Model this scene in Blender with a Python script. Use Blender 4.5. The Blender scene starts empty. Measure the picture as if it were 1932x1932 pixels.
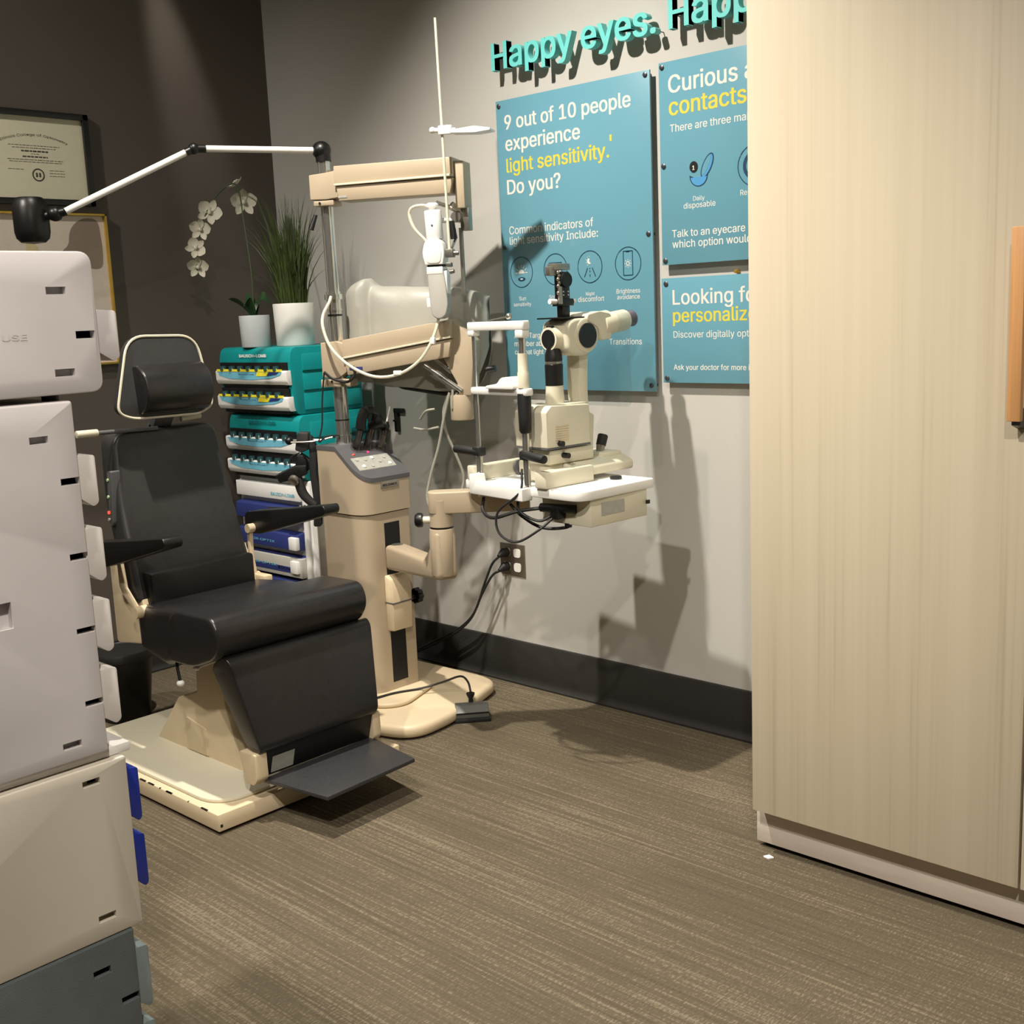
import bpy, bmesh, math, random
from mathutils import Vector, Matrix
from mathutils.geometry import interpolate_bezier, delaunay_2d_cdt
D = bpy.data
SC = bpy.context.scene
COL = SC.collection
PI = math.pi
random.seed(7)

# ------------------------------------------------------------------ camera
cam = D.objects.new('camera', D.cameras.new('camera'))
COL.objects.link(cam)
R_ = Vector((0.7276216, 0.6846606, -0.0425050)); U_ = Vector((-0.0863523, 0.1528880, 0.9844636)); W_ = Vector((-0.6805219, 0.7126466, -0.1703666))
CP = Vector((3.916715, -2.83, 1.27847))
m = Matrix((R_, U_, -W_)).transposed().to_4x4(); m.translation = CP
cam.matrix_world = m
cam.data.sensor_fit = 'HORIZONTAL'; cam.data.sensor_width = 36.0
cam.data.lens = 36.0 * 2203.237 / 1932.0
cam.data.clip_start = 0.05
SC.camera = cam

# ------------------------------------------------------------------ world, lights, exposure
wd = D.worlds.new('world'); SC.world = wd; wd.use_nodes = True
wd.node_tree.nodes['Background'].inputs[0].default_value = (0.9, 0.93, 1.0, 1)
wd.node_tree.nodes['Background'].inputs[1].default_value = 0.02
SC.view_settings.view_transform = 'Standard'; SC.view_settings.look = 'None'
SC.view_settings.exposure = -0.12; SC.view_settings.gamma = 1.0
SC.view_settings.use_curve_mapping = False
CEIL = 3.2
def spot(name, loc, aim, power, angle, blend, rad, col=(1, .87, .70)):
    l = D.lights.new(name, 'SPOT'); l.energy = power; l.spot_size = math.radians(angle); l.spot_blend = blend
    l.shadow_soft_size = rad; l.color = col
    o = D.objects.new(name, l); COL.objects.link(o); o.location = loc
    o.rotation_euler = (Vector(aim) - Vector(loc)).to_track_quat('-Z', 'Y').to_euler()
    return o
DOWNLIGHTS_AND_ADDED = [(1.55, -1.40), (2.75, -2.85), (0.20, -0.62), (4.2, -3.1), (0.9, -3.0)]  # corner, behind-camera and left-side lamps are added for their light
WARM = (1, .925, .82)
spot('downlight_or_added_beam', (1.55, -1.40, CEIL - .04), (1.88, -.30, 0), 480, 97, 1.0, .035, WARM)
spot('downlight_or_added_beam', (2.75, -2.85, CEIL - .04), (2.78, -1.0, 0), 345, 72, 1.0, .04, WARM)
spot('downlight_or_added_beam', (4.2, -3.1, CEIL - .04), (3.1, -2.5, .6), 330, 104, 1.0, .05, WARM)  # added fill, brightens the side faces of the drawer stack
spot('downlight_or_added_beam', (0.9, -3.0, CEIL - .04), (0.0, -1.55, 1.40), 260, 80, 1.0, .05, WARM)  # added fill, brightens the dark wall
spot('downlight_or_added_beam', (0.20, -0.62, CEIL - .04), (0.0, -.36, 2.05), 110, 15, 1.0, .02, WARM)  # added narrow spot, draws the light streak on the dark wall

# ------------------------------------------------------------------ materials
def lin(h):
    h = h.lstrip('#'); v = [int(h[i:i + 2], 16) / 255 for i in (0, 2, 4)]
    return tuple(c / 12.92 if c <= .04045 else ((c + .055) / 1.055) ** 2.4 for c in v) + (1,)
def mat(name, col, rough=.5, metal=0, vary=.06, scale=30, bump=0, bscale=200, coat=0, emit=0, stretch=(1, 1, 1), spec=.5):
    mt = D.materials.new(name); mt.use_nodes = True
    nt = mt.node_tree; b = nt.nodes['Principled BSDF']
    c = lin(col)
    tc = nt.nodes.new('ShaderNodeTexCoord'); mp = nt.nodes.new('ShaderNodeMapping'); mp.inputs['Scale'].default_value = stretch
    nt.links.new(tc.outputs['Object'], mp.inputs[0])
    nz = nt.nodes.new('ShaderNodeTexNoise'); nz.inputs['Scale'].default_value = scale; nz.inputs['Detail'].default_value = 4
    nt.links.new(mp.outputs[0], nz.inputs['Vector'])
    rp = nt.nodes.new('ShaderNodeValToRGB')
    rp.color_ramp.elements[0].position = .3; rp.color_ramp.elements[1].position = .7
    rp.color_ramp.elements[0].color = tuple(x * (1 - vary) for x in c[:3]) + (1,)
    rp.color_ramp.elements[1].color = tuple(min(1, x * (1 + vary)) for x in c[:3]) + (1,)
    nt.links.new(nz.outputs['Fac'], rp.inputs[0]); nt.links.new(rp.outputs[0], b.inputs['Base Color'])
    b.inputs['Roughness'].default_value = rough; b.inputs['Metallic'].default_value = metal
    b.inputs['Specular IOR Level'].default_value = spec
    b.inputs['Coat Weight'].default_value = coat; b.inputs['Coat Roughness'].default_value = .08
    if bump:
        n2 = nt.nodes.new('ShaderNodeTexNoise'); n2.inputs['Scale'].default_value = bscale; n2.inputs['Detail'].default_value = 3
        nt.links.new(tc.outputs['Object'], n2.inputs['Vector'])
        bp = nt.nodes.new('ShaderNodeBump'); bp.inputs['Strength'].default_value = bump; bp.inputs['Distance'].default_value = .002
        nt.links.new(n2.outputs['Fac'], bp.inputs['Height']); nt.links.new(bp.outputs[0], b.inputs['Normal'])
    if emit:
        b.inputs['Emission Color'].default_value = c; b.inputs['Emission Strength'].default_value = emit
    return mt
def glassy(name, tint, gloss=.06):
    mt = D.materials.new(name); mt.use_nodes = True; nt = mt.node_tree
    for n in list(nt.nodes): nt.nodes.remove(n)
    out = nt.nodes.new('ShaderNodeOutputMaterial'); tr = nt.nodes.new('ShaderNodeBsdfTransparent'); gl = nt.nodes.new('ShaderNodeBsdfGlossy')
    nz = nt.nodes.new('ShaderNodeTexNoise'); nz.inputs['Scale'].default_value = 14
    mr = nt.nodes.new('ShaderNodeMapRange'); mr.inputs['To Min'].default_value = gloss * .5; mr.inputs['To Max'].default_value = gloss * 1.5
    mx = nt.nodes.new('ShaderNodeMixShader')
    tr.inputs[0].default_value = tint; gl.inputs['Roughness'].default_value = .1
    nt.links.new(nz.outputs['Fac'], mr.inputs['Value']); nt.links.new(mr.outputs[0], mx.inputs[0])
    nt.links.new(tr.outputs[0], mx.inputs[1]); nt.links.new(gl.outputs[0], mx.inputs[2]); nt.links.new(mx.outputs[0], out.inputs[0])
    return mt
def carpet():
    mt = D.materials.new('carpet_weave'); mt.use_nodes = True; nt = mt.node_tree; b = nt.nodes['Principled BSDF']
    tc = nt.nodes.new('ShaderNodeTexCoord')
    def nz(sc, scale, det=3):
        mp = nt.nodes.new('ShaderNodeMapping'); mp.inputs['Scale'].default_value = sc
        n = nt.nodes.new('ShaderNodeTexNoise'); n.inputs['Scale'].default_value = scale; n.inputs['Detail'].default_value = det
        nt.links.new(tc.outputs['Object'], mp.inputs[0]); nt.links.new(mp.outputs[0], n.inputs['Vector']); return n.outputs['Fac']
    def math_(op, a, bb):
        n = nt.nodes.new('ShaderNodeMath'); n.operation = op
        for i, v in enumerate((a, bb)):
            if isinstance(v, (int, float)): n.inputs[i].default_value = v
            else: nt.links.new(v, n.inputs[i])
        return n.outputs[0]
    streak = nz((1.3, 120, 1), 1.0, 4); broad = nz((.5, 7, 1), 1.0, 3); weave = nz((300, 90, 1), 1.0, 2); fleck = nz((5, 210, 1), 1.0, 2); cross = nz((260, 6, 1), 1.0, 2); patch = nz((1.2, 1.6, 1), 1.0, 3)
    v = math_('MULTIPLY', streak, .46); v = math_('ADD', v, math_('MULTIPLY', broad, .20)); v = math_('ADD', v, math_('MULTIPLY', patch, .18))
    v = math_('ADD', v, math_('MULTIPLY', weave, .46)); v = math_('ADD', v, math_('MULTIPLY', fleck, .26)); v = math_('ADD', v, math_('MULTIPLY', cross, .17))
    rp = nt.nodes.new('ShaderNodeValToRGB'); e = rp.color_ramp.elements
    e[0].position = .62; e[0].color = lin('#4c4438'); e[1].position = 1.20; e[1].color = lin('#7e7361')
    k = e.new(.90); k.color = lin('#615848')
    nt.links.new(v, rp.inputs[0]); nt.links.new(rp.outputs[0], b.inputs['Base Color'])
    b.inputs['Roughness'].default_value = .95; b.inputs['Specular IOR Level'].default_value = .15
    bp = nt.nodes.new('ShaderNodeBump'); bp.inputs['Strength'].default_value = .35; bp.inputs['Distance'].default_value = .003
    nt.links.new(weave, bp.inputs['Height']); nt.links.new(bp.outputs[0], b.inputs['Normal'])
    return mt
def laminate():
    mt = D.materials.new('ash_laminate'); mt.use_nodes = True; nt = mt.node_tree; b = nt.nodes['Principled BSDF']
    tc = nt.nodes.new('ShaderNodeTexCoord')
    def nz(sc, det):
        mp = nt.nodes.new('ShaderNodeMapping'); mp.inputs['Scale'].default_value = sc
        n = nt.nodes.new('ShaderNodeTexNoise'); n.inputs['Scale'].default_value = 1; n.inputs['Detail'].default_value = det; n.inputs['Distortion'].default_value = .25
        nt.links.new(tc.outputs['Object'], mp.inputs[0]); nt.links.new(mp.outputs[0], n.inputs['Vector']); return n.outputs['Fac']
    a = nz((24, 24, .35), 5); c = nz((130, 130, 1.2), 4)
    ad = nt.nodes.new('ShaderNodeMath'); ad.operation = 'MULTIPLY_ADD'; nt.links.new(c, ad.inputs[0]); ad.inputs[1].default_value = .5; nt.links.new(a, ad.inputs[2])
    rp = nt.nodes.new('ShaderNodeValToRGB'); e = rp.color_ramp.elements
    e[0].position = .42; e[0].color = lin('#b5a891'); e[1].position = .92; e[1].color = lin('#cfc3ac')
    k = e.new(.62); k.color = lin('#c9bda5')
    nt.links.new(ad.outputs[0], rp.inputs[0]); nt.links.new(rp.outputs[0], b.inputs['Base Color'])
    b.inputs['Roughness'].default_value = .45
    return mt
M = dict(
    wall=mat('grey_wall_paint', '#b9b7b1', .75, vary=.015, scale=3, bump=.12, bscale=260),
    dark=mat('charcoal_wall_paint', '#575049', .5, vary=.03, scale=4, bump=.12, bscale=260),
    plain=mat('offwhite_wall_paint', '#c9c5bc', .8, vary=.015, scale=3),
    ceil=mat('ceiling_paint', '#d8d6d0', .85, vary=.015, scale=4),
    base=mat('black_cove_base', '#262523', .5, vary=.05), carpet=carpet(), wood=laminate(),
    kick=mat('metal_kick', '#d2c7bb', .45, .05, vary=.05, scale=12, stretch=(1, 1, 8)),
    pull=mat('tan_wood', '#c79460', .45, vary=.10, scale=6, stretch=(30, 30, 1)),
    blue=mat('poster_blue', '#6296a8', .3, vary=.012, scale=2, coat=.35), white=mat('print_white', '#d6d4cb', .5, vary=.01),
    yellow=mat('print_yellow', '#ccc149', .5, vary=.01), navy=mat('print_navy', '#123a55', .5, vary=.02), skyb=mat('print_midblue', '#4a8fc0', .5, vary=.02), black=mat('print_black', '#0b0d0f', .5, vary=.02),
    letter=mat('sign_teal', '#6ac8c5', .45, vary=.015), screw=mat('dull_steel', '#5d6064', .4, .8), chrome=mat('chrome', '#e2e2de', .17, .92, vary=.02),
    steel=mat('brushed_steel', '#a9a49b', .32, .85, vary=.04),
    beige=mat('beige_enamel', '#b4a48c', .42, vary=.02, scale=8), cream=mat('cream_enamel', '#d6d0ba', .4, vary=.02, scale=8), chbeige=mat('chair_enamel', '#d8c6a6', .45, vary=.04, scale=10),
    offwhite=mat('white_enamel', '#ecebe6', .38, vary=.015), wgrey=mat('grey_shell', '#b3b1a9', .5, vary=.02),
    vinyl=mat('black_vinyl', '#232223', .27, vary=.08, scale=40, bump=.18, bscale=420), vinyl2=mat('grey_vinyl', '#313030', .42, vary=.08, scale=40, bump=.2, bscale=420),
    blk=mat('black_plastic', '#121212', .38, vary=.1), rub=mat('black_rubber', '#1a1a1a', .6, vary=.1), dgrey=mat('dark_grey_panel', '#5a5a5c', .5, vary=.04),
    panel=mat('key_panel', '#a8a8a0', .4, vary=.08, scale=60), teal=mat('teal_plastic', '#028a8c', .42, vary=.03), dteal=mat('teal_shade_plastic', '#0a5f63', .5, vary=.03),
    label=mat('label_white', '#e9e9e6', .5, vary=.02), lblue=mat('label_aqua', '#6fb7cf', .5, vary=.12, scale=14), lyel=mat('label_yellow', '#efe13a', .5, vary=.02), lnavy=mat('label_navy', '#2b3672', .5, vary=.04),
    vial=mat('lens_vial', '#294a4e', .25, vary=.1), pot=mat('white_ceramic', '#e2e1db', .4, vary=.02), pot2=mat('grey_ceramic', '#b9bec0', .4, vary=.03), soil=mat('moss', '#1c2010', .9, vary=.3),
    grass=mat('grass_blade', '#35431a', .5, vary=.4, scale=18), leaf=mat('orchid_leaf', '#22401f', .4, vary=.15), petal=mat('orchid_petal', '#cfccba', .6, vary=.04), stem=mat('orchid_stem', '#3b4a2a', .6),
    vcover=mat('vinyl_dust_cover', '#a3a299', .45, vary=.05, scale=9, bump=.9, bscale=14), cord=mat('ivory_cord', '#ddd6bf', .5), gcord=mat('grey_cord', '#9b9a8e', .5),
    frame=mat('black_frame', '#1b1a19', .4, vary=.05), paper=mat('parchment', '#dcd9c0', .7, vary=.02), ink=mat('document_ink', '#3f4038', .7), gold=mat('gold_frame', '#c9a54a', .3, .7, vary=.05),
    art=mat('art_paper', '#d8cec1', .7, vary=.03), taupe=mat('art_taupe', '#8f7f72', .7, vary=.08, scale=9), rust=mat('art_rust', '#a05848', .7, vary=.1), sand=mat('art_sand', '#d2c196', .7, vary=.08),
    white_pl=mat('lilac_white_plastic', '#c9c4c4', .42, vary=.012), warm_pl=mat('warm_white_plastic', '#c8c0b2', .42, vary=.015), slate=mat('slate_plastic', '#5a6163', .5, vary=.05, bump=.2, bscale=600),
    hclear=mat('frosted_handle', '#d6d1cc', .3, vary=.02, coat=.3), hblue=mat('blue_handle', '#20308a', .3, vary=.05, coat=.4), hgrey=mat('grey_handle', '#7d8a8c', .3, vary=.03, coat=.3),
    paperw=mat('paper_white', '#f2efec', .55, vary=.01), acryl=glassy('clear_acrylic', (.93, .96, .97, 1), .07),
    smoke=glassy('smoked_well', (.80, .78, .78, 1), .08), eyep=mat('eyepiece_rubber', '#57505e', .4, vary=.05),
    red=mat('red_indicator', '#ff3a2a', .4, emit=3), pink=mat('magenta_indicator', '#ff2a6a', .4, emit=4), green=mat('green_indicator', '#b8d8a0', .4),
    foot=mat('ribbed_grey', '#62635f', .45, vary=.08), tread=mat('footrest_tread', '#3a3a3c', .38, .2, vary=.2, scale=220), plate=mat('steel_plate', '#8f867a', .35, .8, vary=.05), lampdisc=mat('lamp_diffuser', '#fff2dd', .5, emit=6),
)

# ------------------------------------------------------------------ mesh helpers
def catmull(pts, k=8):
    p = [Vector(q) for q in pts]
    if len(p) < 3: return p
    out = []
    for i in range(len(p) - 1):
        a = p[i - 1] if i else p[0] * 2 - p[1]; b = p[i]; c = p[i + 1]; d = p[i + 2] if i + 2 < len(p) else p[-1] * 2 - p[-2]
        for j in range(k):
            t = j / k
            out.append(.5 * ((2 * b) + (c - a) * t + (2 * a - 5 * b + 4 * c - d) * t * t + (3 * b - a - 3 * c + d) * t ** 3))
    out.append(p[-1]); return out
def rpoly(pts, r, n=5):
    """round the corners of a 2D polygon; r is one radius or one per corner"""
    out = []; N = len(pts)
    for i in range(N):
        p = Vector(pts[i]); a = Vector(pts[i - 1]); b = Vector(pts[(i + 1) % N]); rr = r[i] if isinstance(r, (list, tuple)) else r
        if rr <= 0: out.append(tuple(p)); continue
        da = (a - p); db = (b - p); rr = min(rr, da.length * .49, db.length * .49)
        s = p + da.normalized() * rr; e = p + db.normalized() * rr
        for j in range(n + 1):
            t = j / n; out.append(tuple(s * (1 - t) ** 2 + p * 2 * t * (1 - t) + e * t * t))
    return out
class MB:
    def __init__(s, X=None): s.bm = bmesh.new(); s.X = X or Matrix.Identity(4)
    def add(s, t, X=None):
        me = D.meshes.new('t'); bmesh.ops.recalc_face_normals(t, faces=t.faces); t.to_mesh(me); t.free()
        me.transform(s.X @ X if X else s.X); s.bm.from_mesh(me); D.meshes.remove(me); return s
    def _bev(s, t, bev, seg, edges=None):
        if bev > 0: bmesh.ops.bevel(t, geom=list(edges or t.edges), offset=bev, segments=seg, profile=.5, affect='EDGES', clamp_overlap=True)
    def box(s, x0, x1, y0, y1, z0, z1, bev=0, seg=2, X=None):
        t = bmesh.new(); bmesh.ops.create_cube(t, size=1)
        for v in t.verts: v.co = Vector(((x0 + x1) / 2 + v.co.x * (x1 - x0), (y0 + y1) / 2 + v.co.y * (y1 - y0), (z0 + z1) / 2 + v.co.z * (z1 - z0)))
        s._bev(t, bev, seg); return s.add(t, X)
    def prism(s, poly, ax, a, b, bev=0, seg=2, taper=None, X=None):
        """poly in the two axes other than ax ('x': (y,z), 'y': (x,z), 'z': (x,y)), extruded along ax from a to b"""
        f = {'x': lambda p, w: (w, p[0], p[1]), 'y': lambda p, w: (p[0], w, p[1]), 'z': lambda p, w: (p[0], p[1], w)}[ax]
        t = bmesh.new(); A = [t.verts.new(f(p, a)) for p in poly]; B = [t.verts.new(f(p, b)) for p in poly]; n = len(poly)
        caps = [t.faces.new(A), t.faces.new(B[::-1])]
        for i in range(n): t.faces.new((A[i], B[i], B[(i + 1) % n], A[(i + 1) % n]))
        if bev > 0:
            bmesh.ops.recalc_face_normals(t, faces=t.faces)
            big = [e for e in t.edges if len(e.link_faces) == 2 and e.calc_face_angle(0) > .6]
            s._bev(t, bev, seg, big)
        if taper:
            for v in t.verts: v.co = Vector(taper(v.co))
        return s.add(t, X)
    def cyl(s, p0, p1, r0, r1=None, n=20, X=None, bev=0):
        p0, p1 = Vector(p0), Vector(p1); r1 = r0 if r1 is None else r1
        t = bmesh.new(); bmesh.ops.create_cone(t, cap_ends=True, segments=n, radius1=r0, radius2=r1, depth=(p1 - p0).length)
        if bev: s._bev(t, bev, 2, [e for e in t.edges if len(e.link_faces) == 2 and e.calc_face_angle(0) > 1])
        q = Matrix.Translation((p0 + p1) / 2) @ (p1 - p0).to_track_quat('Z', 'Y').to_matrix().to_4x4()
        bmesh.ops.transform(t, matrix=q, verts=t.verts); return s.add(t, X)
    def lathe(s, prof, c, axis=(0, 0, 1), n=28, X=None):
        t = bmesh.new(); rings = []
        for r, h in prof:
            rings.append([t.verts.new((r * math.cos(2 * PI * i / n), r * math.sin(2 * PI * i / n), h)) for i in range(n)] if r > 1e-6 else [t.verts.new((0, 0, h))])
        for A, B in zip(rings, rings[1:]):
            for i in range(n):
                a = [A[i % len(A)], A[(i + 1) % len(A)], B[(i + 1) % len(B)], B[i % len(B)]]
                u = []
                for v in a:
                    if v not in u: u.append(v)
                if len(u) > 2: t.faces.new(u)
        for R in (rings[0], rings[-1]):
            if len(R) > 1: t.faces.new(R)
        q = Matrix.Translation(c) @ Vector(axis).to_track_quat('Z', 'Y').to_matrix().to_4x4()
        bmesh.ops.transform(t, matrix=q, verts=t.verts); return s.add(t, X)
    def tube(s, pts, r, n=8, smooth=True, X=None, k=8, closed=False):
        p = catmull(pts, k) if smooth else [Vector(q) for q in pts]
        t = bmesh.new(); rings = []; N = len(p); prev = None
        for i, q in enumerate(p):
            tg = (p[min(i + 1, N - 1)] - p[max(i - 1, 0)]).normalized()
            if prev is None:
                prev = tg.orthogonal().normalized()
            prev = (prev - tg * prev.dot(tg)).normalized(); b = tg.cross(prev)
            rr = r(i / (N - 1)) if callable(r) else r
            rings.append([t.verts.new(q + (prev * math.cos(2 * PI * j / n) + b * math.sin(2 * PI * j / n)) * rr) for j in range(n)])
        for A, B in zip(rings, rings[1:]):
            for j in range(n): t.faces.new((A[j], A[(j + 1) % n], B[(j + 1) % n], B[j]))
        t.faces.new(rings[0]); t.faces.new(rings[-1][::-1]); return s.add(t, X)
    def ball(s, c, r, sc=(1, 1, 1), n=16, X=None):
        t = bmesh.new(); bmesh.ops.create_uvsphere(t, u_segments=n * 2, v_segments=n, radius=r)
        for v in t.verts: v.co = Vector((c[0] + v.co.x * sc[0], c[1] + v.co.y * sc[1], c[2] + v.co.z * sc[2]))
        return s.add(t, X)
    def grid(s, rows, X=None, thick=0):
        t = bmesh.new(); V = [[t.verts.new(q) for q in r] for r in rows]
        for A, B in zip(V, V[1:]):
            for i in range(len(A) - 1): t.faces.new((A[i], A[i + 1], B[i + 1], B[i]))
        if thick: bmesh.ops.solidify(t, geom=t.faces[:], thickness=thick)
        return s.add(t, X)
    def build(s, name, mt, parent=None, at=None, sharp=38):
        bmesh.ops.remove_doubles(s.bm, verts=s.bm.verts, dist=1e-6)
        me = D.meshes.new(name); s.bm.to_mesh(me); s.bm.free()
        o = D.objects.new(name, me); COL.objects.link(o); me.materials.append(M[mt] if isinstance(mt, str) else mt)
        if parent is not None: w = ORG[parent.name]; o.parent = parent
        else: w = Vector(at or (0, 0, 0)); o.location = w
        me.transform(Matrix.Translation(-w)); ORG[o.name] = w
        me.shade_smooth(); me.set_sharp_from_angle(angle=math.radians(sharp)); return o
ORG = {}
def tag(o, label=None, cat=None, group=None, kind=None):
    if label: o['label'] = label
    if cat: o['category'] = cat
    if group: o['group'] = group
    if kind: o['kind'] = kind
    return o
def thing(name, label, cat, loc, group=None):
    o = D.objects.new(name, None); COL.objects.link(o); o.location = loc; o.empty_display_size = .05; ORG[o.name] = Vector(loc)
    return tag(o, label, cat, group)
FONT = None
try:
    FONT = D.fonts.load(bpy.utils.system_resource('DATAFILES', path='fonts') + '/Inter.woff2')   # the sans face bundled with Blender
except Exception:
    FONT = None                                                       # else the built-in one
def text_mesh(txt, res=4):
    """filled flat lettering; filled by winding number so overlapping strokes leave no holes"""
    cu = D.curves.new('t', 'FONT'); cu.body = txt
    if FONT: cu.font = FONT
    o = D.objects.new('t', cu); COL.objects.link(o); bpy.context.view_layer.update()
    crv = o.to_curve(bpy.context.evaluated_depsgraph_get()); polys = []
    for sp in crv.splines:
        bp = sp.bezier_points; n = len(bp); pts = []
        for i in range(n):
            p, q = bp[i], bp[(i + 1) % n]
            if p.handle_right_type == 'VECTOR' and q.handle_left_type == 'VECTOR': pts.append(p.co.copy())
            else: pts += interpolate_bezier(p.co, p.handle_right, q.handle_left, q.co, res + 1)[:-1]
        cl = []
        for p in pts:
            if not cl or (p - cl[-1]).length > 1e-5: cl.append(Vector((p.x, p.y, 0)))
        if len(cl) > 2: polys.append(cl)
    o.to_curve_clear(); D.objects.remove(o); D.curves.remove(cu)
    vs = []; es = []
    for P in polys:
        o0 = len(vs); vs += [Vector((p.x, p.y)) for p in P]; es += [(o0 + i, o0 + (i + 1) % len(P)) for i in range(len(P))]
    v2, _, f2, *_r = delaunay_2d_cdt(vs, es, [], 0, 1e-6)
    boxes = [(min(p.x for p in P), max(p.x for p in P), P) for P in polys]
    def wind(x, y):
        w = 0
        for x0, x1, P in boxes:
            if x < x0 or x > x1: continue
            for a, b in zip(P, P[1:] + P[:1]):
                if (a.y > y) != (b.y > y) and x < (b.x - a.x) * (y - a.y) / (b.y - a.y) + a.x: w += 1 if b.y > a.y else -1
        return w
    keep = [f for f in f2 if wind(sum(v2[i].x for i in f) / 3, sum(v2[i].y for i in f) / 3) != 0]
    used = sorted({i for f in keep for i in f}); ix = {k: i for i, k in enumerate(used)}
    me = D.meshes.new('t'); me.from_pydata([(v2[i].x, v2[i].y, 0) for i in used], [], [tuple(ix[i] for i in f) for f in keep]); return me
def text_on(mb, txt, P, ux, uz, x0, x1, z, bold=.01, height=None, align=None):
    """flat lettering: P origin, ux reading direction, uz up; spans x0..x1 on baseline z"""
    me = text_mesh(txt); xs = [v.co.x for v in me.vertices]
    a, b = min(xs), max(xs); sx = (x1 - x0) / (b - a); sz = sx if height is None else height
    ux, uz, P = Vector(ux), Vector(uz), Vector(P); base = [v.co.copy() for v in me.vertices]
    bo = bold * 1.1; n_ = ux.cross(uz)
    for i, (ox, oy) in enumerate([(0, 0)] if bo <= 0 else [(-bo, -bo * .4), (bo, bo * .4), (-bo, bo * .4), (bo, -bo * .4)]):   # heavier strokes
        c = me.copy()
        for v, q in zip(c.vertices, base): v.co = P + ux * (x0 + (q.x - a + ox) * sx) + uz * (z + (q.y + oy) * sz) + n_ * (.00003 * i)
        c.transform(mb.X); mb.bm.from_mesh(c); D.meshes.remove(c)
    D.meshes.remove(me); return mb
def carve(o, cutters):
    """boolean recesses: cutters are boxes (x0,x1,y0,y1,z0,z1) in world space"""
    w = ORG[o.name]; mb = MB()
    for c in cutters: mb.box(*c)
    k = mb.build('cutter', 'black', None, w)
    md = o.modifiers.new('b', 'BOOLEAN'); md.object = k; md.operation = 'DIFFERENCE'; md.solver = 'EXACT'
    bpy.context.view_layer.update()
    me = D.meshes.new_from_object(o.evaluated_get(bpy.context.evaluated_depsgraph_get()))
    o.modifiers.clear(); old = o.data; o.data = me; D.meshes.remove(old)
    km = k.data; D.objects.remove(k); D.meshes.remove(km)
    me.shade_smooth(); me.set_sharp_from_angle(angle=math.radians(38)); return o

# ------------------------------------------------------------------ the room
RX, RY = 5.6, -4.8
def struct(name, mb, mt, at=(0, 0, 0)): return tag(mb.build(name, mt, None, at), kind='structure')
struct('floor', MB().box(-.1, RX + .1, RY - .1, .1, -.08, 0), 'carpet')
struct('ceiling', MB().box(-.1, RX + .1, RY - .1, .1, CEIL, CEIL + .08), 'ceil')
struct('wall_back', MB().box(-.1, 0, RY - .1, 0, 0, CEIL), 'dark')
struct('wall_right', MB().box(-.1, RX + .1, 0, .1, 0, CEIL), 'wall')
struct('wall_front', MB().box(RX, RX + .1, RY - .1, 0, 0, CEIL), 'plain')
struct('wall_left', MB().box(-.1, RX + .1, RY - .1, RY, 0, CEIL), 'plain')
cove = [(0, 0), (-.022, 0), (-.022, .006), (-.012, .016), (-.009, .03), (-.009, .148), (-.006, .152), (0, .152)]
struct('baseboard_right', MB().prism(cove, 'x', .022, 2.532), 'base')
struct('baseboard_back', MB().prism([(-y, z) for y, z in cove], 'y', RY, 0), 'base')
LBL = ['recessed ceiling downlight over the slit lamp', 'recessed ceiling downlight in front of the laminate cabinet', 'added ceiling spot in the corner making the streak on the dark wall',
       'added ceiling fill light behind the camera', 'added ceiling fill light at the left side of the room']
for (x, y), lb in zip(DOWNLIGHTS_AND_ADDED, LBL):
    t = thing('downlight_or_added_light', lb, 'ceiling light', (x, y, CEIL))  # added lamps get the same fitting as the real downlights
    MB().lathe([(.050, -.001), (.078, -.001), (.080, -.006), (.056, -.010), (.050, -.006)], (x, y, CEIL)).build('trim_ring', 'offwhite', t)
    MB().lathe([(.050, -.001), (.050, -.004), (0, -.004)], (x, y, CEIL)).build('lamp_lens', 'lampdisc', t)

# ------------------------------------------------------------------ laminate cabinet
t = thing('storage_cabinet', 'tall pale ash laminate cabinet with tan pull, filling the right side', 'cabinet', (3.14, -.3, 0))
MB().box(2.534, 3.745, -.588, -.003, .105, 2.42).build('body', 'wood', t)
k = MB().box(2.519, 3.745, -.5725, -.5525, .014, .104, .001).build('toe_kick', 'kick', t); tag(k, 'brushed metal toe kick')
MB().box(2.53, 2.548, -.5525, -.003, 0, .104).box(3.72, 3.745, -.55, -.003, 0, .104).build('plinth', 'black', t)
for i, (a, b) in enumerate(((2.531, 3.1355), (3.1405, 3.745))):
    d = MB().box(a, b, -.61, -.5905, .107, 2.415, .0012).build('door', 'wood', t)
    if i == 0:
        h = MB().box(3.103, 3.128, -.655, -.640, 1.038, 1.387, .002).build('handle', 'pull', d); tag(h, 'tan wooden pull')
        MB().prism([(-.61, 1.02), (-.61, 1.06), (-.64, 1.06), (-.642, 1.03)], 'x', 3.108, 3.124).prism([(-.61, 1.34), (-.61, 1.38), (-.64, 1.38), (-.64, 1.35)], 'x', 3.108, 3.124).build('handle_bracket', 'screw', d)

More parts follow.
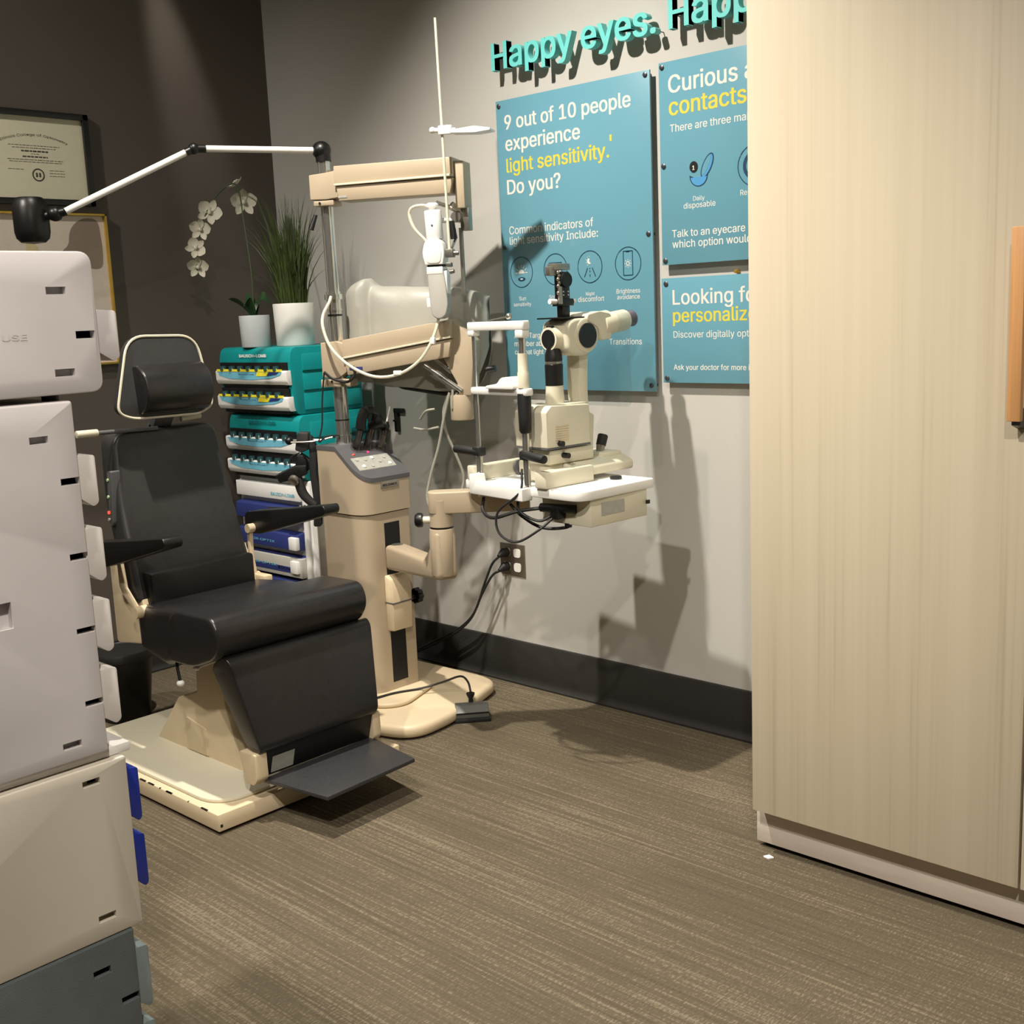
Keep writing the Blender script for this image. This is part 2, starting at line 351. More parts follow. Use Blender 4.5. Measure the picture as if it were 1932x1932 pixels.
# ------------------------------------------------------------------ posters and wall lettering
UX, UZ = (1, 0, 0), (0, 0, 1)
YF = -.0242
def T(t, name, lines, mt, bold=.012, height=None):
    for txt, a, b, z in lines: text_on(MB(), txt, (0, YF, 0), UX, UZ, a, b, z, bold, height).build(name, mt, t)
def flat(mb, poly, lift=0): return mb.prism(poly, 'y', YF - .0004 - lift, YF + .0002)
def ell(cx, cz, rx, rz=None, n=40, a0=0, a1=2 * PI): return [(cx + rx * math.cos(a0 + (a1 - a0) * i / n), cz + (rz or rx) * math.sin(a0 + (a1 - a0) * i / n)) for i in range(n if abs(a1 - a0 - 2 * PI) < 1e-6 else n + 1)]
def ring(mb, cx, cz, r, w, n=48):
    for i in range(n):
        a, b = 2 * PI * i / n, 2 * PI * (i + 1) / n
        flat(mb, [(cx + (r + w / 2) * math.cos(a), cz + (r + w / 2) * math.sin(a)), (cx + (r + w / 2) * math.cos(b), cz + (r + w / 2) * math.sin(b)), (cx + (r - w / 2) * math.cos(b), cz + (r - w / 2) * math.sin(b)), (cx + (r - w / 2) * math.cos(a), cz + (r - w / 2) * math.sin(a))])
    return mb
def seg(mb, a, b, w, lift=0):
    a, b = Vector(a), Vector(b); d = (b - a).normalized(); n = Vector((-d.y, d.x)) * w / 2
    return flat(mb, [tuple(a + n), tuple(b + n), tuple(b - n), tuple(a - n)], lift)
def poster(label, x0, x1, z0, z1, screws):
    t = thing('wall_poster', label, 'poster', ((x0 + x1) / 2, 0, z0), 'blue acrylic posters on the grey wall')
    MB().box(x0, x1, -.024, -.018, z0, z1, .0006).build('panel', 'blue', t)
    for sx, sz in screws:
        MB().cyl((sx, 0, sz), (sx, -.0265, sz), .0058, n=14).lathe([(.0075, 0), (.0075, .002), (.005, .0035), (0, .0035)], (sx, -.0243, sz), (0, -1, 0), 14).build('standoff_screw', 'screw', t)
    return t
t = poster('large blue poster reading 9 out of 10 people, behind the slit lamp', 1.2425, 1.847, 1.0225, 1.931, [(1.256, 1.915), (1.832, 1.919), (1.256, 1.477), (1.832, 1.479), (1.256, 1.04), (1.8315, 1.0405)])
T(t, 'headline_text', [('9 out of 10 people', 1.2785, 1.7774, 1.841), ('experience', 1.279, 1.585, 1.7757), ('Do you?', 1.279, 1.502, 1.642)], 'white', .014)
T(t, 'yellow_text', [('light sensitivity.', 1.2795, 1.694, 1.709), ("'", 1.699, 1.705, 1.725)], 'yellow', .014)
T(t, 'body_text', [('Common indicators of', 1.2795, 1.627, 1.517), ('light sensitivity Include:', 1.280, 1.6438, 1.4845)], 'white', .008)
T(t, 'caption_text', [('Sun', 1.311, 1.340, 1.307), ('sensitivity', 1.286, 1.362, 1.289), ('Screen', 1.440, 1.490, 1.308), ('glare', 1.446, 1.484, 1.290), ('Night', 1.590, 1.624, 1.312), ('discomfort', 1.5585, 1.661, 1.294), ('Brightness', 1.709, 1.797, 1.313), ('avoidance', 1.711, 1.795, 1.296)], 'white', .004)
T(t, 'footer_text', [('Ask a Target team', 1.282, 1.475, 1.187), ('member about how to', 1.282, 1.515, 1.161), ('combat light sensitivity.', 1.282, 1.520, 1.135)], 'white', .006)
T(t, 'sponsor_text', [('Transitions', 1.676, 1.799, 1.162)], 'white', .004)
CIRC = [(1.3253, 1.396), (1.4698, 1.3975), (1.6088, 1.3975), (1.7548, 1.399)]
def icon_end():
    o = mb.build('icon', 'navy', t); gl.build('icon_glyph', 'white', o)
mb, gl = MB(), MB(); cx, cz = CIRC[0]; ring(mb, cx, cz, .0475, .0026)                                                     # sun over an eye
flat(mb, ell(cx, cz - .022, .016, .0065)); flat(gl, ell(cx, cz - .004, .012, .012, 20, 0, PI))
for i in range(7): a = PI * (i + .0) / 6; seg(gl, (cx + .016 * math.cos(a), cz - .002 + .016 * math.sin(a)), (cx + .026 * math.cos(a), cz - .002 + .026 * math.sin(a)), .0022)
flat(gl, ell(cx, cz - .0215, .006, .002), .0003)
icon_end(); mb, gl = MB(), MB(); cx, cz = CIRC[1]; ring(mb, cx, cz, .0475, .0026)                                                     # screen
for a, b in (((-.026, -.018), (.026, -.018)), ((.026, -.018), (.026, .02)), ((.026, .02), (-.026, .02)), ((-.026, .02), (-.026, -.018))): seg(mb, (cx + a[0], cz + a[1]), (cx + b[0], cz + b[1]), .0026)
flat(gl, [(cx - .022, cz - .014), (cx + .022, cz - .014), (cx + .022, cz + .016), (cx - .022, cz + .016)])
icon_end(); mb, gl = MB(), MB(); cx, cz = CIRC[2]; ring(mb, cx, cz, .0475, .0026)                                                     # road under the moon
for a, b in (((-.022, -.03), (-.009, -.003)), ((.022, -.03), (.009, -.003)), ((0, -.03), (0, -.022)), ((0, -.017), (0, -.011)), ((0, -.007), (0, -.003))): seg(mb, (cx + a[0], cz + a[1]), (cx + b[0], cz + b[1]), .0028)
flat(gl, [(cx - .001 + (p[0] - cx) * 1, p[1]) for p in ell(cx, cz + .017, .009, .009, 16, .62 * PI, 1.75 * PI)] + [(cx + .002 - .004 * math.sin(PI * i / 8), cz + .011 + .0135 * i / 8) for i in range(1, 8)])
for i in range(5): a = .5 * PI + PI * i / 5; seg(gl, (cx + .013 * math.cos(a), cz + .017 + .013 * math.sin(a)), (cx + .016 * math.cos(a), cz + .017 + .016 * math.sin(a)), .0016)
icon_end(); mb, gl = MB(), MB(); cx, cz = CIRC[3]; ring(mb, cx, cz, .0475, .0026)                                                     # phone
for a, b in (((-.017, -.034), (.017, -.034)), ((.017, -.034), (.017, .036)), ((.017, .036), (-.017, .036)), ((-.017, .036), (-.017, -.034))): seg(mb, (cx + a[0], cz + a[1]), (cx + b[0], cz + b[1]), .0028)
seg(mb, (cx - .006, cz + .0345), (cx + .006, cz + .0345), .004)
for i in range(12):
    a, b = 2 * PI * i / 12, 2 * PI * (i + 1) / 12; seg(gl, (cx + .0055 * math.cos(a), cz + .0055 * math.sin(a)), (cx + .0055 * math.cos(b), cz + .0055 * math.sin(b)), .0024)
for i in range(8): a = 2 * PI * i / 8; seg(gl, (cx + .009 * math.cos(a), cz + .009 * math.sin(a)), (cx + .0125 * math.cos(a), cz + .0125 * math.sin(a)), .002)
icon_end()

t = poster('blue poster reading Curious about contacts, upper right beside the cabinet', 1.879, 2.48, 1.3865, 1.941, [(1.8905, 1.9285), (1.8905, 1.661), (1.8905, 1.3985), (2.467, 1.9285), (2.467, 1.3985)])
T(t, 'headline_text', [('Curious about', 1.912, 2.325, 1.856)], 'white', .012)
T(t, 'yellow_text', [('contacts?', 1.913, 2.195, 1.796)], 'yellow', .014)
T(t, 'body_text', [('There are three main types:', 1.9143, 2.272, 1.7505), ('Talk to an eyecare provider to see', 1.9154, 2.362, 1.462), ('which option would be best for you.', 1.9156, 2.395, 1.4325)], 'white', .007)
T(t, 'caption_text', [('Daily', 1.989, 2.027, 1.557), ('disposable', 1.9565, 2.0623, 1.538), ('Reusable', 2.142, 2.225, 1.557)], 'white', .004)
mb = MB(); md = MB()
BW = ell(2.0085, 1.6245, .0305, .0305, 24, PI * .98, 2.02 * PI) + [(2.036, 1.617), (2.0, 1.6165)]
LIDC = Vector((2.037, 1.6475)); lu = Vector((math.cos(1.08), math.sin(1.08))); lv = Vector((-lu.y, lu.x))
LID = [tuple(LIDC + lu * .036 * math.cos(q) + lv * .0155 * math.sin(q)) for q in [2 * PI * i / 36 for i in range(36)]]
flat(mb, BW); flat(mb, LID, .0001)
flat(md, ell(2.0085, 1.622, .0265, .0255, 24, PI * 1.03, 1.97 * PI), .0004)
flat(md, [tuple(LIDC + lu * .032 * math.cos(q) + lv * .0122 * math.sin(q) - lv * .0) for q in [2 * PI * i / 36 for i in range(36)]], .0005)
o = mb.build('icon', 'navy', t); md.build('icon_fill', 'skyb', o)
b = MB(); flat(b, [tuple(LIDC + lv * .003 + lu * .029 * math.cos(q) + lv * .0075 * math.sin(q)) for q in [2 * PI * i / 36 for i in range(36)]], .0008); b.build('icon_shine', 'blue', o)
nb = flat(MB(), ell(1.9925, 1.6485, .0135, .0150), .0008).build('number_badge', 'black', t)
text_on(MB(), '1', (0, YF - .0014, 0), UX, UZ, 1.9893, 1.9953, 1.6405, .03, .022).build('badge_number', 'white', nb)
o = ring(MB(), 2.190, 1.632, .0545, .0026).build('icon', 'navy', t); ring(MB(), 2.190, 1.632, .034, .010).build('icon_glyph', 'navy', o)

t = poster('blue poster reading Looking for personalized, lower right beside the cabinet', 1.8745, 2.48, 1.0495, 1.349, [(1.8905, 1.3335), (1.8885, 1.0630), (2.467, 1.334), (2.467, 1.063)])
T(t, 'headline_text', [('Looking for', 1.9134, 2.208, 1.2735)], 'white', .010)
T(t, 'yellow_text', [('personalized lenses?', 1.9137, 2.420, 1.2235)], 'yellow', .014)
T(t, 'body_text', [('Discover digitally optimized lenses', 1.9136, 2.330, 1.179)], 'white', .004)
T(t, 'footer_text', [('Ask your doctor for more information.', 1.9125, 2.278, 1.087)], 'white', .010)

# raised letters: split one typeset line into its letters
me = text_mesh('Happy eyes. Happy', 5)
bm = bmesh.new(); bm.from_mesh(me); D.meshes.remove(me)
seen = set(); isl_ = []
for v in bm.verts:
    if v in seen: continue
    st = [v]; seen.add(v); isl = []
    while st:
        q = st.pop(); isl.append(q)
        for e in q.link_edges:
            o = e.other_vert(q)
            if o not in seen: seen.add(o); st.append(o)
    isl_.append((min(v.co.x for v in isl), max(v.co.x for v in isl), isl))
isl_.sort(key=lambda p: p[0]); parts = []; hi = -9
for x0, x1, isl in isl_:                                              # strokes of one glyph overlap in x
    if x0 < hi - .03: parts[-1] += isl; hi = max(hi, x1)
    else: parts.append(list(isl)); hi = x1
x_first = min(v.co.x for v in parts[0]); x_H2 = min(v.co.x for v in parts[10]); sx = (1.934 - 1.256) / (x_H2 - x_first)
cap = max(v.co.y for v in parts[0]); sz = .0795 / cap
NM = ['H', 'a', 'p', 'p', 'y', 'e', 'y', 'e', 's', 'full stop', 'H', 'a', 'p', 'p', 'y']
LB = ['first raised teal letter H, at the left start of the wall slogan', 'raised teal letter a right after the first H of the slogan', 'raised teal letter p after the first a in the slogan',
      'raised teal second p of the first word in the slogan', 'raised teal letter y ending the first word of the slogan', 'raised teal letter e starting the second word of the slogan',
      'raised teal letter y in the middle of the second word', 'raised teal letter e between y and s in the second word', 'raised teal letter s ending the second word of the slogan',
      'raised teal full stop after the second word of the slogan', 'larger looking raised teal H above the Curious poster', 'raised teal letter a beside the right hand H of the slogan',
      'raised teal p after the right hand a of the slogan', 'raised teal p cut off by the cabinet edge', 'raised teal y hidden behind the cabinet edge']
for i, isl in enumerate(parts[:14]):
    fs = {f for v in isl for f in v.link_faces}
    b = MB(); xs = []; zs = []
    for j, (ox, oy) in enumerate(((-.016, -.006), (.016, .006), (-.016, .006), (.016, -.006))):
        t = bmesh.new(); mp = {v: t.verts.new((1.256 + (v.co.x + ox - x_first) * sx, -.048 - .00004 * j, 2.0195 + (v.co.y + oy) * sz)) for v in isl}
        for f in fs: t.faces.new([mp[v] for v in f.verts])
        r = bmesh.ops.extrude_face_region(t, geom=t.faces[:]); bmesh.ops.translate(t, vec=(0, .024, 0), verts=[g for g in r['geom'] if isinstance(g, bmesh.types.BMVert)])
        xs += [v.co.x for v in t.verts]; zs += [v.co.z for v in t.verts]; b.add(t)
    cx = (min(xs) + max(xs)) / 2
    L_ = thing('wall_letter', LB[i], 'letter', (cx, 0, min(zs)), 'raised teal slogan letters')
    b.build('letter_face', 'letter', L_, sharp=20)
    best = max(fs, key=lambda f: f.calc_area()).calc_center_median(); px, pz = 1.256 + (best.x - x_first) * sx, 2.0195 + best.y * sz
    MB().cyl((px, -.026, pz), (px, 0, pz), .0015, n=8).build('mounting_pin', 'screw', L_)
bm.free()
tag(MB().lathe([(.007, 0), (.007, .004), (.003, .012), (.005, .016), (0, .017)], (2.118, 0, 1.357), (0, -1, 0), 12).build('wall_hook', 'gold', None, (2.118, 0, 1.357)), 'tiny gold hook on the wall between the two right hand posters', 'hook')

# ------------------------------------------------------------------ frames on the dark wall
def frame_bars(mb, y0, y1, z0, z1, w, x1):
    mb.box(.0, x1, y0, y1, z1 - w, z1, .001).box(.0, x1, y0, y1, z0, z0 + w, .001).box(.0, x1, y0, y0 + w, z0, z1, .001).box(.0, x1, y1 - w, y1, z0, z1, .001); return mb
t = thing('framed_diploma', 'black framed college diploma on the dark wall, top left', 'picture frame', (0, -.963, 1.693))
frame_bars(MB(), -1.157, -.769, 1.693, 1.997, .0195, .022).build('frame', 'frame', t)
MB().box(.004, .009, -1.14, -.786, 1.71, 1.98).build('document', 'paper', t)
mb = MB(); P0 = (.0095, 0, 0); UYv = (0, 1, 0)
me = text_mesh('Illinois College of Optometry'); xs = [v.co.x for v in me.vertices]; w_ = max(xs) - min(xs); Rr = .30
for v in me.vertices:
    a = ((v.co.x - min(xs)) / w_ - .5) * .235 / (Rr) ; rr = Rr + v.co.y * .0155
    v.co = Vector((.0095, -.9605 + rr * math.sin(a), 1.9155 - Rr + rr * math.cos(a)))
mb.bm.from_mesh(me); D.meshes.remove(me)
mb.build('title_text', 'black', t)
mb = MB()
def ink_line(y, hw, z, h):
    a = -.963 + y - hw
    while a < -.963 + y + hw:
        l = random.uniform(.006, .016); mb.box(.009, .0096, a, min(a + l, -.963 + y + hw), z - h / 2, z + h / 2); a += l + .003
for z, hw, h in ((1.884, .088, .0016), (1.876, .075, .0016), (1.866, .046, .0045), (1.857, .014, .0014), (1.848, .043, .004), (1.838, .095, .0016), (1.831, .09, .0014)): ink_line(0, hw, z, h)
for z, y in ((1.806, -.07), (1.806, .07), (1.797, .07), (1.788, .07)): ink_line(y, .026, z, .0014)
for i in range(24):
    a = 2 * PI * i / 24; mb.box(.009, .0096, -.9585 + .019 * math.cos(a) - .0022, -.9585 + .019 * math.cos(a) + .0022, 1.79 + .019 * math.sin(a) - .0022, 1.79 + .019 * math.sin(a) + .0022)
mb.box(.009, .0096, -.967, -.961, 1.783, 1.797).box(.009, .0096, -.956, -.950, 1.783, 1.797).build('body_text', 'ink', t)
t = thing('framed_print', 'thin gold framed abstract print hung below the diploma', 'picture frame', (0, -.95, 1.15))
frame_bars(MB(), -1.262, -.736, 1.150, 1.668, .0075, .024).build('frame', 'gold', t)
MB().box(.004, .012, -1.256, -.742, 1.156, 1.662).build('print_sheet', 'art', t)
def blob(pts): return MB().prism(rpoly(pts, .03, 6), 'x', .012, .0126)
blob([(-.88, 1.560), (-.872, 1.615), (-.83, 1.652), (-.765, 1.654), (-.757, 1.55), (-.762, 1.485), (-.80, 1.478), (-.83, 1.50), (-.90, 1.50), (-.91, 1.54)]).build('taupe_shape', 'taupe', t)
MB().prism(rpoly([(-1.045, 1.588), (-1.032, 1.622), (-1.020, 1.60), (-1.018, 1.57), (-1.026, 1.562)], .008, 4), 'x', .012, .0126).build('rust_shape', 'rust', t)
blob([(-1.03, 1.565), (-1.01, 1.575), (-.985, 1.55), (-.985, 1.51), (-1.03, 1.50)]).build('sand_shape', 'sand', t)
MB().box(0, .012, -1.030, -1.010, 1.668, 1.674).box(0, .008, -1.027, -1.021, 1.674, 1.690).build('hanger', 'gold', t)

# ------------------------------------------------------------------ wall outlet
t = thing('wall_outlet', 'steel double outlet plate with plugs on the grey wall', 'outlet', (1.212, 0, .382))
MB().box(1.155, 1.268, -.006, 0, .382, .492, .002).build('cover_plate', 'plate', t)
for x in (1.187, 1.236):
    for z in (.462, .412): MB().prism(rpoly([(x - .016, z - .015), (x + .016, z - .015), (x + .016, z + .015), (x - .016, z + .015)], .011), 'y', -.0085, -.005).build('receptacle', 'offwhite', t)
for lb, z, path in (('black plug and cord in the upper left socket of the outlet', .462, [(1.187, -.045, .452), (1.165, -.058, .425), (1.13, -.06, .36), (1.06, -.055, .235), (.95, -.05, .15), (.82, -.06, .085), (.74, -.09, .03)]),
                    ('black plug and cord in the lower left socket of the outlet', .412, [(1.187, -.045, .402), (1.163, -.058, .385), (1.12, -.066, .32), (1.05, -.062, .215), (.94, -.058, .135), (.81, -.07, .07), (.72, -.11, .02)])):
    p = thing('power_plug', lb, 'plug', (1.187, -.009, z), 'black plugs in the wall outlet')
    MB().cyl((1.189, -.0085, z), (1.188, -.024, z), .0165, .0155, 16).cyl((1.188, -.024, z), (1.187, -.048, z - .009), .0150, .006, 16).build('plug_body', 'rub', p)
    MB().tube(path, .0042, 7).build('power_cord', 'rub', p)

# ------------------------------------------------------------------ examination chair (faces +x)
YC = -1.065
t = thing('exam_chair', 'black padded examination chair with headrest and steel footrest', 'chair', (1.1, YC, 0))
bp = MB().box(.60, 1.440, -1.357, -.750, .009, .055, .003).build('base_plate', 'chbeige', t); tag(bp, 'scuffed cream steel base plate')
MB().prism(rpoly([(.62, -1.335), (1.405, -1.335), (1.405, -.775), (.62, -.775)], [.02, .10, .10, .02], 8), 'z', .055, .066, .004).build('base_cover', 'cream', bp)
mb = MB()
for i in range(11):
    x = random.uniform(1.05, 1.43); w = random.choice((.003, .005, .008, .022, .03))
    mb.box(x, min(x + w, 1.439), -1.3575, -1.353, .0525 + random.uniform(0, .0015), .0556)
mb.box(1.4385, 1.4405, -1.352, -1.345, .020, .028).build('paint_chips', 'frame', bp)
for x in (.66, 1.39):
    for y in (-1.32, -.79): MB().cyl((x, y, 0), (x, y, .012), .022, n=14).build('levelling_foot', 'rub', t)
ped = MB().prism([(.815, .062), (1.265, .062), (1.205, .24), (1.19, .37), (1.07, .37), (1.06, .255), (.955, .215)], 'y', -1.165, -.965, .008).build('pedestal', 'chbeige', t)
MB().prism(rpoly([(.99, .07), (1.10, .07), (1.10, .15), (1.0, .168)], .004), 'y', -1.1685, -1.163, .001).build('access_panel', 'chbeige', ped)
MB().box(1.0, 1.36, -1.16, -.97, .355, .425, .008).build('seat_bracket', 'chbeige', t)
seat = MB().prism([(.965, .385), (1.10, .362), (1.26, .405), (1.30, .43), (1.30, .535), (1.12, .528), (.99, .515), (.96, .49)], 'y', -1.272, -.862, .022, 3).build('seat_cushion', 'vinyl', t)
MB().prism(rpoly([(1.195, .405), (1.315, .408), (1.415, .445), (1.448, .50), (1.425, .556), (1.24, .552), (1.195, .50)], [.03, .03, .04, .04, .03, .04, .05], 4), 'y', -1.318, -.832, .028, 4).build('front_bolster', 'vinyl', seat)
def tap(v, zt=.445, k=.17): return (v.x, YC + .02 + (v.y - YC - .02) * (1 - k * max(0, zt - v.z) / .25), v.z)
MB().prism(rpoly([(1.335, .395), (1.352, .42), (1.408, .446), (1.428, .43), (1.482, .205), (1.47, .185), (1.44, .183), (1.41, .205)], [.01, .015, .02, .02, .015, .015, .01, .01], 4), 'y', -1.282, -.812, .014, 3, tap).build('leg_pad', 'vinyl', t)
fr = MB().prism([(1.452, -1.222), (1.68, -1.192), (1.665, -.888), (1.44, -.852)], 'z', .101, .112, .002).build('footrest', 'tread', t)
MB().prism([(1.43, .112), (1.445, .112), (1.468, .20), (1.455, .21)], 'y', -1.215, -.858, .002).build('kick_plate', 'blk', fr)
MB().prism([(1.4465, .118), (1.4605, .165), (1.4615, .165), (1.4475, .118)], 'y', -1.195, -1.125).build('name_plate', 'panel', fr)
for y0, y1 in ((-1.252, -1.215), (-.862, -.835)):
    MB().prism(rpoly([(1.395, .185), (1.466, .188), (1.468, .118), (1.45, .100), (1.41, .102)], .008), 'y', y0, y1, .003).build('footrest_bracket', 'chbeige', t)
def recline(x0):                                                       # shear: the back leans towards the dark wall
    def f(v):
        z = v.z; k = (z - .51) / .475; return (v.x + x0 - .135 * k - .03 * math.sin(PI * min(1, max(0, k))) - .75 * max(0, .565 - z), v.y, z)
    return f
back = MB().prism(rpoly([(-1.262, .512), (-.878, .512), (-.888, .80), (-.905, .988), (-1.235, .988), (-1.252, .80)], [.02, .02, .10, .045, .045, .10], 6), 'x', -.085, 0, .022, 4, recline(1.005)).build('backrest', 'vinyl2', t)
MB().prism(rpoly([(-1.24, .53), (-.90, .53), (-.93, .96), (-1.20, .96)], .03), 'x', -.115, -.08, .006, 2, recline(1.005)).build('back_shell', 'blk', back)
st = MB().prism(rpoly([(.862, .882), (.885, .884), (.872, .735), (.862, .725), (.848, .735)], .006), 'y', -1.2635, -1.235, .002).build('control_strip', 'dgrey', back)
for z, mt_ in ((.858, 'green'), (.81, 'green'), (.765, 'red'), (.745, 'panel')):
    x = .866 - .013 * (.86 - z) / .11; MB().cyl((x, -1.2635, z), (x, -1.2665, z), .0045, n=10).build('strip_button', mt_, st)
def hshear(v): return (v.x - .12 * (v.z - 1.04), v.y, v.z)
HO = rpoly([(-1.245, 1.045), (-1.20, 1.025), (-.99, 1.022), (-.942, 1.045), (-.948, 1.09), (-.968, 1.245), (-1.182, 1.252), (-1.232, 1.09)], [.03, .03, .03, .03, .06, .055, .055, .08], 7)
head = MB().prism(HO, 'x', .892, .925, .008, 2, hshear).build('headrest', 'vinyl2', t)
pp = [hshear(Vector((.9245, y, z))) for y, z in HO]; MB().tube(pp + [pp[0]], .0038, 6, False).build('piping', 'cream', head)
pl = MB().prism(rpoly([(.915, 1.032), (.96, 1.040), (.988, 1.085), (.975, 1.145), (.935, 1.172), (.905, 1.17)], [.01, .03, .04, .04, .03, .01], 5), 'y', -1.182, -.972, .026, 4).build('head_pillow', 'vinyl', head)
MB().box(.815, .84, -1.10, -1.04, .90, 1.00, .004).prism([(.815, .98), (.84, .98), (.905, 1.06), (.905, 1.10), (.88, 1.10)], 'y', -1.10, -1.04, .003).build('headrest_post', 'dgrey', t)
MB().cyl((.868, -1.02, 1.007), (.868, -.955, 1.010), .008, n=12).build('headrest_lock', 'cream', t)
lv = MB().cyl((.872, -1.30, .993), (.872, -1.10, .988), .006, n=12).build('release_lever', 'dgrey', t); tag(MB().cyl((.872, -1.345, .994), (.872, -1.283, .993), .0105, n=14, bev=.002).build('lever_grip', 'cream', lv), 'cream lever grip')
MB().box(.925, 1.0, -1.235, -.895, .45, .60, .01).build('gap_shade_block', 'blk', t)  # black filler standing in for the shade between backrest and seat
sh = MB().prism(rpoly([(.80, .615), (.93, .625), (.965, .535), (.985, .47), (1.03, .405), (.80, .375)], .015), 'y', -1.252, -.875, .006).build('back_housing', 'chbeige', t)
for s, y0, y1, z in ((-1, -1.338, -1.282, 0), (1, -.828, -.772, .008)):
    a = MB().prism(rpoly([(.865, .630 + z), (.862, .692 + z), (1.10, .722 + z), (1.262, .745 + z), (1.270, .730 + z), (1.262, .716 + z), (.93, .628 + z)], [.015, .02, .05, .008, .008, .010, .02], 4), 'y', y0, y1, .009, 3).build('armrest', 'blk', t)
    yi = y0 - .0 if s > 0 else y1
    ya, yb = (y0 - .016, y0 - .002) if s > 0 else (y1 + .002, y1 + .014)
    MB().cyl((.905, y0 + .01 if s > 0 else y1 - .01, .655), (.905, y0 - .022 if s > 0 else y1 + .022, .655), .014, n=14).build('arm_pivot', 'chbeige', a)
    MB().prism([(.897, .66), (.914, .66), (.93, .56), (.99, .505), (.985, .49), (.914, .54), (.90, .56)] if s < 0 else [(.892, .66), (.908, .66), (.903, .57), (.915, .505), (.885, .505), (.889, .57)], 'y', ya, yb, .003).build('arm_link', 'chbeige', a)
    hx = .995 if s < 0 else .90
    MB().cyl((hx, ya - .012, .50), (hx, yb + .012, .50), .017, n=16).box(hx, hx + .075 if s > 0 else hx + .002, ya - .005, yb + .012, .49, .515, .005).build('arm_hinge', 'chbeige', a)
MB().tube([(1.205, -1.295, .42), (1.21, -1.30, .39), (1.222, -1.302, .352)], .0042, 8).build('tilt_lever', 'blk', t)
MB().ball((1.2235, -1.302, .346), .011, (1, 1, .75), 10).build('lever_knob', 'offwhite', t)
MB().tube([(1.24, -1.20, .385), (1.215, -1.24, .373)], .004, 8).ball((1.212, -1.245, .371), .0095, (1, 1, .75), 10).build('lock_knob', 'offwhite', t)

# ------------------------------------------------------------------ waste bin
t = thing('waste_bin', 'round black waste bin on the floor left of the chair', 'waste bin', (.40, -1.04, 0))
MB().lathe([(.072, .0), (.075, .004), (.099, .225), (.103, .232), (.099, .234), (.092, .225), (.069, .008), (0, .008)], (.40, -1.04, 0), n=36).build('bin', 'blk', t)
MB().lathe([(.101, .205), (.1035, .208), (.1045, .228), (.102, .236), (.097, .236), (.099, .228)], (.40, -1.04, 0), n=36).build('rim', 'rub', t)

# ------------------------------------------------------------------ instrument stand
t = stand = thing('instrument_stand', 'beige floor stand with chrome pole and folding arms behind the chair', 'instrument stand', (.95, -.42, 0))
bs = MB().prism(rpoly([(.665, -.66), (1.20, -.675), (1.36, -.62), (1.345, -.42), (1.235, -.135), (1.16, -.115), (.665, -.13)], [.05, .10, .12, .14, .06, .06, .05], 7), 'z', .004, .046, .016, 3).build('floor_base', 'chbeige', t)
MB().prism(rpoly([(.80, -.575), (1.14, -.575), (1.19, -.50), (1.11, -.295), (.80, -.285)], .05), 'z', .046, .062, .012, 3).build('base_step', 'chbeige', bs)
def tower(name, mt, x0, x1, y0, y1, zb, zt, rc, par, n=8, bev=0):
    pol = rpoly([(x0, y0), (.945, y0), (x1, y0), (x1, y1), (.945, y1), (x0, y1)], [.006, 0, rc, .006, 0, .006], n)
    b = MB(); bm = bmesh.new(); A = [bm.verts.new((x, y, zb(x))) for x, y in pol]; B = [bm.verts.new((x, y, zt(x))) for x, y in pol]; N = len(pol)
    for i in range(N): bm.faces.new((A[i], A[(i + 1) % N], B[(i + 1) % N], B[i]))
    for Rg, fl in ((A, 1), (B, 0)):
        lo = [v for v in Rg if v.co.x <= .9451]; hi = [v for v in Rg if v.co.x >= .9449]
        i0 = next(i for i in range(N) if Rg[i].co.x >= .9449); hi = [Rg[i] for i in range(N) if Rg[i].co.x >= .9449]
        st = [i for i in range(N) if Rg[i].co.x <= .9451]; k = max(range(len(st)), key=lambda j: (st[(j + 1) % len(st)] - st[j]) % N); lo = [Rg[i] for i in st[k + 1:] + st[:k + 1]]
        bm.faces.new(hi); bm.faces.new(lo)
    b.add(bm); return b.build(name, mt, par, sharp=30)
slope = lambda x: .872 if x <= .945 else .872 - (x - .945) * .80
bodyl = tower('lower_column', 'beige', .852, 1.064, -.521, -.329, lambda x: .055, lambda x: .652, .065, t)
bodyu = tower('upper_housing', 'beige', .848, 1.069, -.526, -.324, lambda x: .656, lambda x: slope(x) - .014, .07, t)
top = tower('control_top', 'dgrey', .8465, 1.0705, -.5275, -.3225, lambda x: slope(x) - .014, lambda x: slope(x), .071, t)
def onslope(x, lift): return (x, slope(x) + lift)
pz = MB().prism([onslope(.995, -.001), onslope(1.040, -.001), onslope(1.040, .002), onslope(.995, .002)], 'y', -.505, -.352).build('key_panel', 'panel', top)
for i, (x, y) in enumerate(((1.003, -.488), (1.028, -.478), (1.006, -.455), (1.030, -.445), (1.003, -.425), (1.018, -.405), (1.006, -.378), (1.030, -.372))):
    MB().cyl((x, y, slope(x) + .002), (x + .002, y, slope(x) + .004), .006, n=10).build('key_button', 'label' if i % 3 == 1 else 'wgrey', pz)
for x, y, mt_ in ((.983, -.482, 'red'), (.981, -.420, 'pink')): MB().ball((x, y, slope(x) + .002), .0038, (1, 1, .6), 8).build('indicator_lamp', mt_, top)
for x, y in ((.962, -.457), (.962, -.409), (.972, -.362)):
    MB().lathe([(.018, 0), (.016, .03), (.020, .075), (.0185, .075), (.0145, .03), (.0, .004)], (x, y, slope(x) - .008), (.28, 0, .96), 18).build('instrument_well', 'smoke', top)
np_ = MB().box(1.0685, 1.0712, -.449, -.375, .735, .757, .0006).build('badge', 'steel', bodyu)
